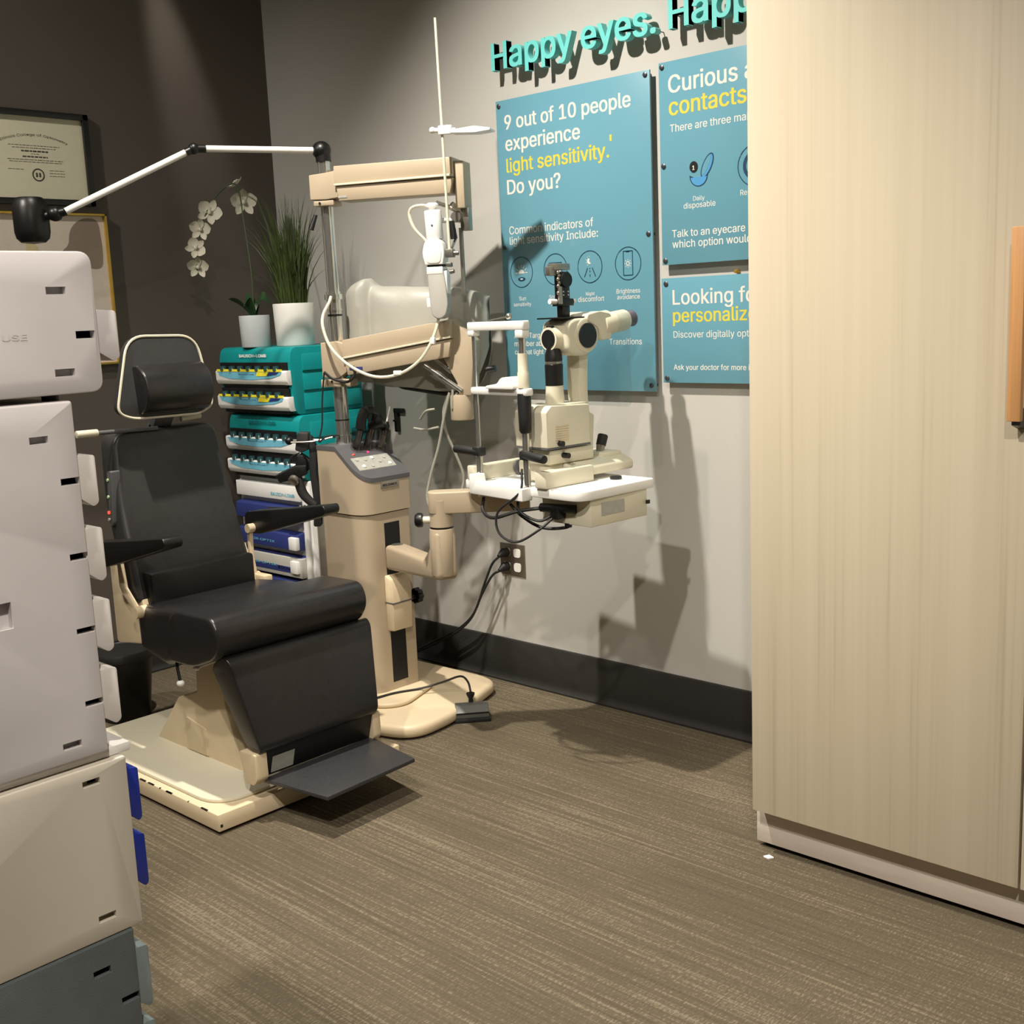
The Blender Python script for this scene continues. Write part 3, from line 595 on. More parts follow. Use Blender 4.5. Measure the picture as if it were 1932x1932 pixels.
b = MB(); text_on(b, 'RELIANCE', (1.0714, 0, 0), (0, 1, 0), UZ, -.442, -.382, .7405, .03, .0135); b.build('badge_text', 'black', np_)
tag(MB().box(1.0635, 1.0645, -.441, -.377, .088, .62).build('slide_slot', 'black', bodyl), 'black vertical slot')
sb = MB().prism([(1.064, .265), (1.098, .268), (1.104, .40), (1.092, .44), (1.064, .452)], 'y', -.455, -.372, .006).build('slide_bracket', 'chbeige', t)
MB().prism([(1.064, .36), (1.1045, .36), (1.1045, .3635), (1.064, .3635)], 'y', -.456, -.371).build('bracket_seam', 'dgrey', sb)
b = MB(); b.cyl((1.09, -.372, .365), (1.09, -.350, .365), .010, n=12)
for i in range(8): a = 2 * PI * i / 8; b.cyl((1.09 + .018 * math.cos(a), -.352, .365 + .018 * math.sin(a)), (1.09 + .018 * math.cos(a), -.333, .365 + .018 * math.sin(a)), .0085, n=10)
b.cyl((1.09, -.352, .365), (1.09, -.331, .365), .021, n=20); b.build('clamp_knob', 'blk', sb)
# swing arm carrying the table
CX, CY = 1.452, -.548; PV = Vector((1.105, -.425, 0)); d = (Vector((CX, CY, 0)) - PV); ln = d.length; ang = math.atan2(d.y, d.x)
XL = Matrix.Translation(PV) @ Matrix.Rotation(ang, 4, 'Z')
sw = MB(XL).prism([(-.03, .468), (-.03, .548), (.0, .552), (ln - .085, .556), (ln - .03, .60), (ln - .03, .655), (ln + .03, .655), (ln + .033, .52), (ln + .02, .510)], 'y', -.033, .033, .012, 3).build('swing_arm', 'beige', t)
MB(XL).cyl((0, 0, .55), (0, 0, .5535), .019, n=20).build('pivot_cap', 'steel', sw)
MB().cyl((CX, CY, .52), (CX, CY, .662), .0365, n=28, bev=.004).build('arm_socket', 'beige', sw)
MB().cyl((CX, CY, .661), (CX, CY, .667), .0345, n=28).build('collar_ring', 'blk', sw)
d2 = Vector((.72, .69, 0)).normalized(); XB = Matrix.Translation((CX, CY, 0)) @ Matrix.Rotation(math.atan2(d2.y, d2.x), 4, 'Z')
ta = MB().cyl((CX, CY, .667), (CX, CY, .745), .0345, n=28).build('table_arm', 'beige', t)
MB(XB).prism(rpoly([(-.036, -.033), (.26, -.03), (.26, .03), (-.036, .033)], [.03, .005, .005, .03], 6), 'z', .706, .770, .008, 3).build('arm_beam', 'beige', ta)
k = Vector((CX, CY, .685)); kd = Vector((-.75, -.62, 0)).normalized(); kd = Vector((-.80, -.60, 0)).normalized()
MB().cyl(k + kd * .03, k + kd * .055, .011, n=12).build('knob_stem', 'cream', ta)
MB().lathe([(.010, 0), (.021, .004), (.022, .016), (.017, .024), (0, .026)], k + kd * .053, kd, 18).build('lock_knob', 'blk', ta)
XS = Matrix.Translation((1.555, -.547, 0)) @ Matrix.Rotation(math.radians(-4), 4, 'Z')
tt = MB(XS).prism(rpoly([(0, 0), (.458, -.004), (.450, .300), (.0, .300)], [.012, .05, .012, .012], 7), 'z', .785, .811, .004, 2).build('table_top', 'offwhite', t)
pb = MB(XS).box(.268, .448, .045, .268, .712, .786, .003).build('power_box', 'cream', tt)
MB(XS).box(.4475, .4490, .085, .175, .738, .772).build('rating_label', 'panel', pb)
MB(XS).box(.448, .455, .262, .272, .745, .755).cyl((.36, .05, .704), (.36, .05, .715), .010, n=12).build('rocker_switch', 'blk', pb)
MB(XS).box(.06, .14, .05, .20, .765, .7865, .004).build('table_mount', 'beige', tt)
b = MB(XS); b.cyl((.29, .02, .755), (.40, .038, .757), .012, n=12).box(.33, .358, .012, .045, .728, .762, .003); b.build('cord_connector', 'blk', tt)
b = MB(XS)
for pts, r in (([(.08, .0, .765), (.11, -.03, .735), (.17, -.045, .724), (.24, -.02, .745), (.30, .02, .755)], .005), ([(.255, -.012, .86), (.262, -.03, .80), (.20, -.055, .745), (.205, -.06, .69), (.26, -.05, .668), (.315, -.02, .70), (.34, .02, .735)], .0034),
               ([(.20, -.01, .76), (.235, .0, .728), (.29, .02, .70), (.35, .05, .702), (.37, .06, .72)], .0045), ([(.22, .0, .775), (.25, -.02, .745), (.30, .0, .722), (.33, .03, .74)], .004)): b.tube(pts, r, 7)
b.build('cable_loop', 'rub', tt)
# pole and arms; local frame: x along the arms, y to the wall
MA = Matrix.Translation((.897, -.449, 0)) @ Matrix.Rotation(math.atan2(.47, .88), 4, 'Z')
pole = MB().cyl((.897, -.449, .866), (.894, -.449, 1.36), .0225, n=28).cyl((.894, -.449, 1.36), (.890, -.449, 1.765), .0195, n=28).build('pole', 'chrome', t)
MB().cyl((.894, -.449, 1.335), (.894, -.449, 1.352), .0285, n=28).cyl((.895, -.449, 1.30), (.895, -.449, 1.306), .0245, n=28).cyl((.897, -.449, .872), (.897, -.449, .90), .026, n=28).build('pole_collar', 'chrome', pole)
MB().cyl((.895, -.449, 1.283), (.895, -.449, 1.289), .0235, n=28).cyl((.896, -.449, .948), (.896, -.449, .952), .0235, n=28).build('pole_band', 'blk', pole)
def arm(name, z0, z1, x0, x1, tilt, grooves):
    f = lambda v: (v.x, v.y, v.z + max(0, v.x - .03) * tilt)
    hb_, ht_ = grooves
    a = MB(MA).prism(rpoly([(-.043, hb_), (-.043, ht_), (.012, ht_ + .004), (x0 + .006, z1 - .012), (x0 + .006, z0 + .012), (.012, hb_ - .002)], .003), 'y', -.036, .036, .005, 3).build(name, 'beige', t)
    MB(MA).prism(rpoly([(-.034, hb_ - .020), (.034, hb_ - .020), (.034, hb_ - .004), (-.034, hb_ - .004)], .004), 'y', -.034, .034, .006, 2).build('arm_clamp', 'beige', a)
    MB(MA).cyl((-.012, -.0365, hb_ - .012), (-.012, -.0355, hb_ - .012), .004, n=12).build('clamp_screw', 'black', a)
    MB(MA).prism([(x0, z1 - .044), (x0 - .0, z1), (x1, z1), (x1, z1 - .058), (x0, z1 - .058)], 'y', -.045, .045, .003, 2, f).build('upper_cover', 'beige', a)
    MB(MA).prism([(x0, z1 - .060), (x1, z1 - .056), (x1, z1 - .050), (x0, z1 - .054)], 'y', -.050, .050, .001, 2, f).build('cover_rib', 'cream', a)
    MB(MA).prism([(x0 + .012, z0), (x1 - .012, z0), (x1, z1 - .060), (x0 + .004, z1 - .060)], 'y', -.043, .043, .003, 2, f).build('lower_cover', 'beige', a)
    return a
ua = arm('upper_arm', 1.635, 1.741, .045, .432, 0, (1.645, 1.720))
MB(MA).box(.055, .085, -.0445, -.0425, 1.644, 1.650).build('maker_plate', 'panel', ua)
MB(MA).box(.432, .462, -.03, .045, 1.59, 1.73, .004).build('end_block', 'beige', ua)
b = MB(MA); b.cyl((.415, -.02, 1.60), (.452, .02, 1.575), .013, n=14).cyl((.43, -.03, 1.565), (.43, .03, 1.565), .016, n=16).box(.438, .466, -.01, .03, 1.525, 1.595, .003).cyl((.37, -.03, 1.612), (.43, .0, 1.588), .006, n=10); b.build('clamp_fitting', 'steel', ua)
MB(MA).cyl((.418, -.035, 1.553), (.424, -.036, 1.500), .0085, .011, 12).build('clamp_lever', 'blk', ua)
la = arm('lower_arm', 1.092, 1.206, .035, .40, .14, (1.088, 1.200))
MB(MA).box(-.052, .05, -.032, .032, 1.058, 1.083, .003).build('pole_bracket', 'beige', la)
MB(MA).box(.055, .10, -.0445, -.0425, 1.112, 1.121).build('maker_plate', 'lnavy', la)
MB(MA).prism([(.395, 1.262), (.455, 1.205), (.468, 1.19), (.45, 1.02), (.41, 1.02), (.405, 1.06), (.36, 1.145), (.39, 1.16)], 'y', -.02, .06, .004).build('end_bracket', 'beige', la)
MB(MA).cyl((.408, .01, .942), (.408, .01, 1.022), .037, n=28, bev=.003).build('end_cup', 'beige', la)
b = MB(MA)
for a0, a1 in (((.30, -.02, 1.12), (.42, -.02, 1.035)), ((.325, .015, 1.135), (.435, .015, 1.055))): b.cyl(a0, a1, .008, n=12).cyl(Vector(a0) * .7 + Vector(a1) * .3, Vector(a0) * .5 + Vector(a1) * .5, .011, n=12)
b.build('gas_strut', 'chrome', la)
b = MB(MA)
for q in ([(.375, -.01, 1.03), (.352, -.01, .95), (.330, -.012, .86), (.302, -.015, .775), (.285, -.02, .70), (.30, -.03, .655)], [(.365, .0, 1.02), (.348, .0, .965), (.352, .01, .90), (.372, .02, .84), (.395, .03, .76), (.385, .03, .70)], [(.39, -.02, 1.04), (.385, -.02, .98), (.40, -.01, 1.03)]): b.tube(q, .0046, 8)
b.tube([(.262, .02, .945), (.29, .0, .972), (.32, .0, .978)], .004, 7).tube([(.235, .03, .915), (.28, .01, .912), (.33, .0, .92)], .004, 7).build('hose', 'gcord', la)
b = MB(MA); b.tube([(-.03, -.05, 1.108), (.0, -.05, 1.085), (.05, -.052, 1.075), (.075, -.05, 1.10), (.07, -.05, 1.125)], .0045, 7).tube([(-.032, -.046, 1.106), (-.045, -.046, 1.02), (-.05, -.05, .94), (-.06, -.06, .885), (-.04, -.05, .90), (0, -.03, .903)], .0028, 6).build('arm_cable', 'rub', la)
MB(MA).cyl((-.035, -.02, 1.60), (-.05, -.03, 1.555), .006, .009, 10).build('arm_lever', 'blk', ua)
MB(MA).tube([(-.03, -.02, .895), (-.055, -.03, .89), (-.10, -.05, .884), (-.16, -.06, .884)], .003, 7).build('hook_rod', 'steel', t)

# ------------------------------------------------------------------ jointed lamp on top of the pole
t = thing('examination_lamp', 'black lamp head on white jointed arm reaching left from the pole', 'lamp', (.890, -.449, 1.765))
J0 = Vector((.887, -.452, 1.797)); J1 = Vector((.735, -.815, 1.797)); J2 = Vector((.585, -1.165, 1.616)); HD = Vector((.535, -1.205, 1.605))
MB().cyl((.890, -.449, 1.762), (.889, -.45, 1.80), .024, n=20).ball(J0, .030, (1, 1, .95), 14).build('pivot_joint', 'blk', t)
u1 = (J1 - J0).normalized(); u2 = (J2 - J1).normalized()
MB().cyl(J0 + u1 * .022, J1 - u1 * .035, .0098, n=16).build('arm_rod', 'paperw', t)
MB().cyl(J1 - u1 * .035, J1, .012, n=14).ball(J1, .017).cyl(J1, J1 + u2 * .028, .012, n=14).build('elbow_joint', 'blk', t)
MB().cyl(J1 + u2 * .025, J2 - u2 * .0, .0098, n=16).build('arm_rod', 'paperw', t)
MB().cyl(J2, HD, .013, n=14).ball(J2 * .5 + HD * .5, .022, (1, 1, 1), 10).build('head_joint', 'blk', t)
hc = Vector((.500, -1.230, 1.590))
lh = MB().lathe([(.0, .072), (.036, .070), (.046, .058), (.0475, .046), (.050, .040), (.050, -.028), (.046, -.046), (.034, -.058), (0, -.062)], hc, n=8 * 4).build('lamp_head', 'blk', t)

# ------------------------------------------------------------------ slit lamp (frame XS: x across the patient, y from patient to doctor)
P = lambda s, q, z: XS @ Vector((s, q, z))
t = thing('slit_lamp', 'cream slit lamp microscope with chin rest on the beige arm table', 'slit lamp', tuple(P(.22, .15, .811)))
b = MB(XS); b.box(.028, .058, -.012, .185, .811, .854, .004); r = b.build('rail_cover', 'cream', t)
MB(XS).cyl((.060, .155, .832), (.078, .155, .832), .020, n=20).cyl((.078, .155, .832), (.10, .155, .832), .008, n=12).build('drive_wheel', 'dgrey', t)
MB(XS).box(.300, .345, -.012, .172, .811, .856, .005).build('rail_cover', 'cream', t)
MB(XS).box(.0, .02, .0, .0, 0, 0) if False else None
sl = MB(XS).prism(rpoly([(.12, .825), (.12, .862), (.29, .868), (.335, .85), (.335, .825)], .008), 'y', .10, .345, .006).build('slide_base', 'cream', t)
MB(XS).box(.08, .34, .14, .165, .824, .838, .003).build('axle', 'steel', sl)
MB(XS).box(.195, .305, .045, .215, .866, .905, .004).box(.205, .295, .055, .205, .818, .866, .004).build('column_base', 'cream', t)
hz = MB(XS).prism(rpoly([(.030, .912), (.030, 1.008), (.050, 1.024), (.195, 1.018), (.195, .912)], .004), 'x', .190, .312, .004).build('column_housing', 'cream', t)
b = MB(XS)
for i in range(8): b.box(.312, .3132, .062, .112, .925 + i * .006, .9275 + i * .006)
b.build('vent_grille', 'chbeige', hz)
MB(XS).box(.1895, .3125, .0295, .1955, .908, .9125).build('seam_gap', 'dgrey', hz)
for q, z in ((.075, .922), (.095, .888)): MB(XS).cyl((.305, q, z), (.327, q, z), .0075, n=14).build('set_knob', 'blk', hz)
MB(XS).box(.20, .30, .10, .20, 1.018, 1.024, .002).cyl((.25, .205, 1.02), (.268, .205, 1.02), .010, n=14).build('bearing_cap', 'cream', hz)
MB(XS).prism(rpoly([(.20, .875), (.245, .875), (.255, .985), (.235, .99), (.232, 1.05), (.238, 1.165), (.200, 1.165), (.198, 1.05), (.205, .98)], .01), 'x', .225, .275, .006).build('microscope_arm', 'cream', t)
bd = MB(XS).prism(rpoly([(.135, 1.165), (.132, 1.235), (.16, 1.250), (.235, 1.250), (.25, 1.225), (.245, 1.165), (.20, 1.148), (.16, 1.15)], .02, 6), 'x', .200, .300, .012, 3).build('microscope_body', 'cream', t)
MB(XS).cyl((.197, .205, 1.202), (.303, .205, 1.202), .047, n=36, bev=.006).build('drum_housing', 'cream', bd)
for x0, x1 in ((.303, .307), (.193, .197)): MB(XS).cyl((x0, .205, 1.202), (x1, .205, 1.202), .0335, n=32).build('magnification_dial', 'blk', bd)
MB(XS).cyl((.25, .138, 1.197), (.25, .112, 1.197), .034, .030, 28).cyl((.25, .1115, 1.197), (.25, .109, 1.197), .031, n=28).build('objective_collar', 'cream', bd)
MB(XS).cyl((.25, .111, 1.197), (.25, .1075, 1.197), .025, n=24).build('objective_lens', 'black', bd)
MB(XS).prism(rpoly([(.205, 1.240), (.205, 1.258), (.255, 1.266), (.30, 1.258), (.30, 1.19), (.262, 1.185), (.25, 1.22)], .010, 4), 'x', .194, .306, .010, 3).build('prism_housing', 'cream', bd)
for s in (.218, .284):
    e = MB(XS).cyl((s, .275, 1.226), (s, .378, 1.238), .031, .0295, 28, bev=.004).build('eyepiece_tube', 'cream', bd)
    MB(XS).lathe([(.0, -.002), (.021, -.002), (.0215, .010), (.0235, .030), (.020, .034), (.012, .030), (0, .030)], tuple(Vector((s, .378, 1.238))), (0, .993, .116), 24).build('eyecup', 'eyep', e)
ill = MB(XS).lathe([(.026, 1.022), (.0265, 1.03), (.0235, 1.075), (.0, 1.075)], (.25, .126, 0), n=28).build('lamp_pedestal', 'cream', t)
MB(XS).lathe([(.0245, 1.072), (.0250, 1.128), (.0225, 1.130), (.0225, 1.137), (.0240, 1.139), (.0235, 1.155), (.0195, 1.168), (.0185, 1.197), (.0155, 1.203), (0, 1.203)], (.25, .126, 0), n=28).build('illumination_tube', 'blk', ill)
MB(XS).cyl((.25, .126, 1.1305), (.25, .126, 1.1365), .0235, n=28).build('tube_ring', 'steel', ill)
MB(XS).prism([(.108, 1.20), (.112, 1.232), (.122, 1.232), (.142, 1.20)], 'x', .240, .260, .001).build('mirror_head', 'blk', ill)
tn = MB(XS).box(.205, .295, .112, .222, 1.2495, 1.2535, .001).build('tonometer_plate', 'blk', t)
MB(XS).box(.240, .262, .155, .184, 1.253, 1.285, .002).box(.236, .266, .142, .196, 1.283, 1.302, .002).box(.238, .264, .150, .184, 1.30, 1.374, .003).cyl((.25, .166, 1.352), (.272, .166, 1.352), .020, n=20).build('tonometer_column', 'blk', tn)
MB(XS).cyl((.251, .118, 1.296), (.251, .144, 1.295), .007, n=12).cyl((.251, .196, 1.296), (.251, .214, 1.296), .006, n=12).build('adjust_knob', 'offwhite', tn)
MB(XS).cyl((.25, .195, 1.293), (.25, .203, 1.293), .010, n=14).build('scale_wheel', 'blk', tn)
MB(XS).box(.236, .262, .128, .190, 1.378, 1.396, .003).box(.240, .258, .115, .145, 1.364, 1.388, .002).build('probe_holder', 'steel', tn)
b = MB(XS)
for i in range(7): b.ball((.262, .142 + .004 * (i % 2), 1.318 + .009 * i), .0055, n=6)
b.box(.260, .268, .140, .152, 1.288, 1.335, .002).build('measuring_arm', 'steel', tn)
b = MB(XS)
for i in range(6):
    b.cyl((.2645, .158 + .018 * (i % 2), 1.295 + .026 * (i // 2) - (.035 if i > 3 else 0)), (.2655, .158 + .018 * (i % 2), 1.295 + .026 * (i // 2) - (.035 if i > 3 else 0)), .002, n=8)
b.build('screw_head', 'offwhite', tn)
shd = MB(XS).prism(rpoly([(.165, 1.0), (.165, 1.258), (.352, 1.258), (.352, 1.0)], [.02, .01, .01, .02]), 'y', .322, .3245).build('breath_shield', 'acryl', t)
tag(shd, 'clear acrylic breath shield')
jy = MB(XS).lathe([(.0075, 0), (.0085, .006), (.0135, .036), (.0, .036)], (.255, .285, .858), (.02, .33, .94), 18).build('joystick', 'steel', t)
MB(XS).lathe([(.0142, .034), (.0148, .062), (.012, .066), (0, .067)], (.255, .285, .858), (.02, .33, .94), 18).build('joystick_grip', 'rub', jy)
MB(XS).box(.20, .30, .255, .335, .856, .875, .004).build('joystick_base', 'cream', jy)
# head rest
hr = MB(XS).prism(rpoly([(.060, .780), (.275, .775), (.275, .8105), (.09, .8125), (.085, .835), (.060, .835)], .004), 'y', -.034, .004, .003).build('headrest_mount', 'offwhite', t)
lp = MB(XS).cyl((.070, .0, .812), (.070, .0, .90), .0095, n=16).cyl((.070, .0, .90), (.070, .0, 1.235), .0062, n=14).build('headrest_post', 'chrome', t)
rp_ = MB(XS).cyl((.262, .0, .812), (.262, .0, 1.235), .0098, n=16).build('headrest_post', 'chrome', t)
MB(XS).lathe([(.0125, .955), (.0165, .962), (.0175, 1.0), (.0185, 1.04), (.0175, 1.06), (0, 1.06)], (.262, 0, 0), n=20).build('height_grip', 'rub', rp_)
MB(XS).lathe([(.0155, 1.075), (.0155, 1.115), (.0140, 1.118), (.0130, 1.165), (0, 1.165)], (.262, 0, 0), n=20).build('post_sleeve', 'cream', rp_)
MB(XS).prism(rpoly([(.058, -.014), (.285, -.014), (.285, .016), (.058, .016)], .01), 'z', 1.054, 1.074, .005, 2).build('chin_bar', 'offwhite', t)
MB(XS).prism(rpoly([(.135, 1.072), (.14, 1.080), (.185, 1.086), (.200, 1.102), (.225, 1.105), (.245, 1.09), (.25, 1.072)], .008, 4), 'y', -.026, .016, .004).build('chin_cup', 'offwhite', t)
MB(XS).prism(rpoly([(.055, -.012), (.080, -.012), (.15, .002), (.245, -.014), (.282, -.014), (.282, .014), (.245, .012), (.15, .020), (.08, .012), (.055, .012)], .007, 4), 'z', 1.226, 1.250, .004).box(.248, .279, -.014, .014, 1.205, 1.228, .005).box(.057, .083, -.013, .013, 1.212, 1.228, .004).build('forehead_bar', 'offwhite', t)
MB(XS).ball((.205, .01, 1.262), .009, n=10).build('fixation_light', 'steel', t)
MB(XS).cyl((.205, .012, 1.262), (.10, .03, 1.252), .0018, n=6).build('fixation_rod', 'steel', t)
for a, b_, hx in (((.084, -.002, .893), (-.018, -.012, .899), .070), ((.248, -.002, .898), (.352, -.022, .892), .262)):
    MB(XS).cyl((hx - .014, 0, .886), (hx + .014, 0, .886), .0001) if False else None
    MB(XS).cyl(a, b_, .0115, n=18, bev=.002).box(hx - .015, hx + .015, -.014, .014, .883, .908, .004).build('grip_handle', 'rub', t)
MB(XS).cyl((.078, .035, 1.118), (.10, .048, 1.122), .010, n=12).build('canthus_knob', 'blk', t)
tag(MB(XS).lathe([(.0155, 0), (.0165, .002), (.0165, .007), (.013, .009), (0, .009)], (.372, .228, .8112), n=22).build('round_cap', 'blk', None, tuple(P(.372, .228, .8112))), 'round black cap lying on the right of the slit lamp table', 'cap')

# ------------------------------------------------------------------ covered phoropter hanging behind the lower arm
t = thing('covered_phoropter', 'instrument under a grey vinyl dust cover hanging behind the lower arm', 'phoropter', tuple(MA @ Vector((.23, .11, 1.02))))
random.seed(3)
S_ = [(-.012, 1.12, 1.30, .012), (-.006, 1.10, 1.345, .040), (.02, 1.075, 1.377, .056), (.048, 1.066, 1.394, .060), (.072, 1.060, 1.402, .058), (.084, 1.058, 1.398, .046), (.094, 1.057, 1.384, .044), (.108, 1.055, 1.374, .060), (.15, 1.050, 1.368, .062), (.20, 1.046, 1.367, .064), (.26, 1.040, 1.365, .064), (.32, 1.034, 1.362, .064), (.375, 1.028, 1.358, .062), (.42, 1.034, 1.356, .060), (.445, 1.06, 1.338, .044), (.458, 1.09, 1.334, .050), (.482, 1.17, 1.325, .012)]
rows = []
for s, zb, zt, h in S_:
    loop = [(-.9, 0), (-1, .10), (-1.02, .35), (-1, .62), (-.97, .85), (-.82, .955), (-.5, 1), (0, 1.0), (.5, 1), (.82, .955), (.97, .85), (1, .62), (1.02, .35), (1, .1), (.9, 0)]
    rows.append([(s + random.uniform(-.005, .005), .115 + h * a + random.uniform(-.009, .009), zb + (zt - zb) * k + random.uniform(-.006, .006)) for a, k in loop])
cv = MB(MA).grid(rows).build('dust_cover', 'vcover', t, sharp=80)
md = cv.modifiers.new('s', 'SUBSURF'); md.levels = md.render_levels = 2
md = cv.modifiers.new('t', 'SOLIDIFY'); md.thickness = .0022; md.offset = -1
MB(MA).prism(rpoly([(.12, 1.10), (.16, 1.040), (.36, 1.006), (.40, 1.05), (.40, 1.25), (.12, 1.25)], .03, 5), 'y', .085, .142, .01, 3).build('phoropter_body', 'blk', t)
MB(MA).cyl((.43, .02, 1.33), (.43, .02, 1.535), .007, n=12).build('hanger_rod', 'steel', t)

# ------------------------------------------------------------------ white instrument head and reading rod
t = thing('hanging_instrument', 'white instrument head with cable hanging from the upper arm clamp', 'instrument', tuple(MA @ Vector((.37, -.06, 1.26))))
o_ = -.06
MB(MA).lathe([(0, 1.609), (.014, 1.608), (.0205, 1.602), (.0205, 1.598), (.012, 1.594), (.010, 1.585), (0, 1.585)], (.367, o_, 0), n=24).build('top_knob', 'offwhite', t)
nk = MB(MA).cyl((.371, o_, 1.500), (.368, o_, 1.586), .0265, n=28, bev=.003).cyl((.37, o_, 1.556), (.425, -.015, 1.556), .0075, n=12).build('neck_collar', 'paperw', t)
MB(MA).cyl((.372, o_ - .027, 1.540), (.372, o_ - .0262, 1.540), .0035, n=10).build('set_screw', 'dgrey', nk)
hd = MB(MA).prism(rpoly([(.335, 1.46), (.345, 1.492), (.360, 1.503), (.385, 1.503), (.400, 1.492), (.408, 1.46), (.400, 1.424), (.344, 1.424)], [.02, .010, .010, .010, .010, .02, .003, .003], 4), 'y', o_ - .028, o_ + .022, .005, 2).build('hood', 'paperw', t)
MB(MA).prism(rpoly([(.351, 1.428), (.345, 1.465), (.358, 1.495), (.388, 1.495), (.400, 1.465), (.393, 1.428)], .012, 4), 'y', o_ - .0300, o_ - .026, .001).build('hood_face', 'offwhite', hd)
MB(MA).prism(rpoly([(.345, -.082), (.400, -.082), (.400, -.038), (.345, -.038)], .014), 'z', 1.4185, 1.4245).build('joint_ring', 'blk', t)
lb = MB(MA).prism(rpoly([(.347, 1.418), (.398, 1.418), (.406, 1.355), (.409, 1.30), (.400, 1.268), (.378, 1.258), (.358, 1.268), (.352, 1.30), (.349, 1.355)], .012, 4), 'y', o_ - .024, o_ + .026, .010, 3).build('grip_body', 'wgrey', t)
MB(MA).box(.3465, .3985, o_ - .0255, o_ + .02, 1.395, 1.4175, .003).box(.3995, .4085, o_ - .018, o_ + .018, 1.335, 1.405, .003).build('side_trim', 'paperw', lb)
MB(MA).box(.337, .352, o_ - .012, o_ + .008, 1.296, 1.325, .002).build('switch', 'paperw', lb)
MB(MA).tube([(.365, o_, 1.597), (.335, o_ - .01, 1.602), (.305, o_ - .012, 1.596), (.296, o_ - .01, 1.575), (.31, o_ - .01, 1.535), (.345, o_ - .005, 1.495)], .0048, 8).build('short_cable', 'cord', t)
b = MB(MA); b.tube([(.370, -.062, 1.265), (.362, -.075, 1.225), (.342, -.088, 1.178), (.308, -.092, 1.135), (.255, -.095, 1.102), (.193, -.096, 1.089), (.132, -.094, 1.099), (.063, -.09, 1.137), (.012, -.082, 1.188), (-.014, -.07, 1.246), (-.018, -.055, 1.287), (-.004, -.035, 1.325), (.0, -.024, 1.345)], .0050, 8)
cb = b.build('long_cable', 'cord', t)
MB(MA).box(.348, .362, -.092, -.075, 1.185, 1.205, .002).box(.225, .25, -.102, -.090, 1.094, 1.108, .002).build('cable_tag', 'paperw', cb)
t = thing('near_point_rod', 'thin tall reading rod with a sliding card holder above the upper arm', 'instrument rod', tuple(MA @ Vector((.42, -.08, 1.45))))
MB(MA).cyl((.423, -.082, 1.445), (.414, -.082, 2.13), .0042, n=12).build('rod', 'cord', t)
MB(MA).box(.411, .435, -.094, -.066, 1.443, 1.468, .002).box(.411, .427, -.09, -.07, 1.415, 1.428, .002).cyl((.43, -.08, 1.455), (.45, -.078, 1.455), .007, n=12).cyl((.42, -.08, 1.40), (.433, -.08, 1.402), .0065, n=10).cyl((.4225, -.075, 1.46), (.424, -.02, 1.50), .004, n=8).build('rod_bracket', 'steel', t)
MB(MA).cyl((.385, -.082, 1.815), (.46, -.082, 1.810), .0075, n=14).box(.408, .45, -.093, -.071, 1.800, 1.826, .003).ball((.388, -.082, 1.815), .010, n=10).build('card_slider', 'offwhite', t)
MB(MA).prism(rpoly([(.455, 1.806), (.53, 1.812), (.578, 1.803), (.578, 1.797), (.53, 1.793), (.455, 1.798)], .002), 'y', -.125, -.07, .001).build('card_holder', 'paperw', t)

# ------------------------------------------------------------------ hand instruments in the wells
def hinst(label, x, y, kind):
    z0 = slope(x) + .006; p = Vector((x, y, z0)); V = Vector
    t = thing('hand_instrument', label, 'eye instrument', (x, y, z0), 'hand instruments on the stand')
    if kind == 0:                                                     # angled scope leaning right
        MB().tube([p, (.972, -.446, .895), (.977, -.440, .925)], .0115, 14).build('handle', 'rub', t)
        MB().tube([(.976, -.441, .922), (.981, -.436, .955), (.990, -.427, .983)], .0165, 14).box(.982, 1.010, -.436, -.406, .972, .993, .005).build('head', 'blk', t)
    elif kind == 1:                                                   # round cup head
        MB().tube([p, (.968, -.407, .878), (.974, -.402, .905)], .0105, 14).build('handle', 'rub', t)
        MB().cyl((.973, -.403, .903), (.985, -.392, .930), .010, n=14).lathe([(0, -.03), (.014, -.028), (.018, .0), (.025, .020), (.023, .022), (0, .012)], (.992, -.384, .934), (.55, .50, .35), 20).cyl((.984, -.392, .94), (.990, -.388, .968), .008, n=12).build('head', 'blk', t)
    else:                                                             # slim probe with a white tip
        MB().tube([p, (.981, -.357, .872), (.985, -.354, .893)], .0085, 12).build('handle', 'steel', t)
        MB().lathe([(.006, -.018), (.013, -.008), (.0135, .012), (.007, .026), (0, .027)], (.990, -.350, .912), (.22, .18, .95), 16).build('head', 'blk', t)
        MB().cyl((.996, -.345, .936), (1.006, -.336, .985), .0028, n=10).build('tip', 'offwhite', t)
hinst('black angled scope in the left well of the beige stand', .962, -.457, 0)
hinst('black round headed scope in the middle well of the beige stand', .962, -.409, 1)
hinst('slim scope with white tip in the right well of the stand', .972, -.362, 2)
tag(MB().box(.652, .668, -.018, 0, .855, .935, .003).box(.652, .700, -.020, -.004, .925, .942, .003).box(.650, .670, -.022, -.002, .893, .900, .001).build('wall_bracket', 'blk', None, (.66, 0, .855)), 'small black hooked bracket on the wall behind the beige stand', 'bracket')

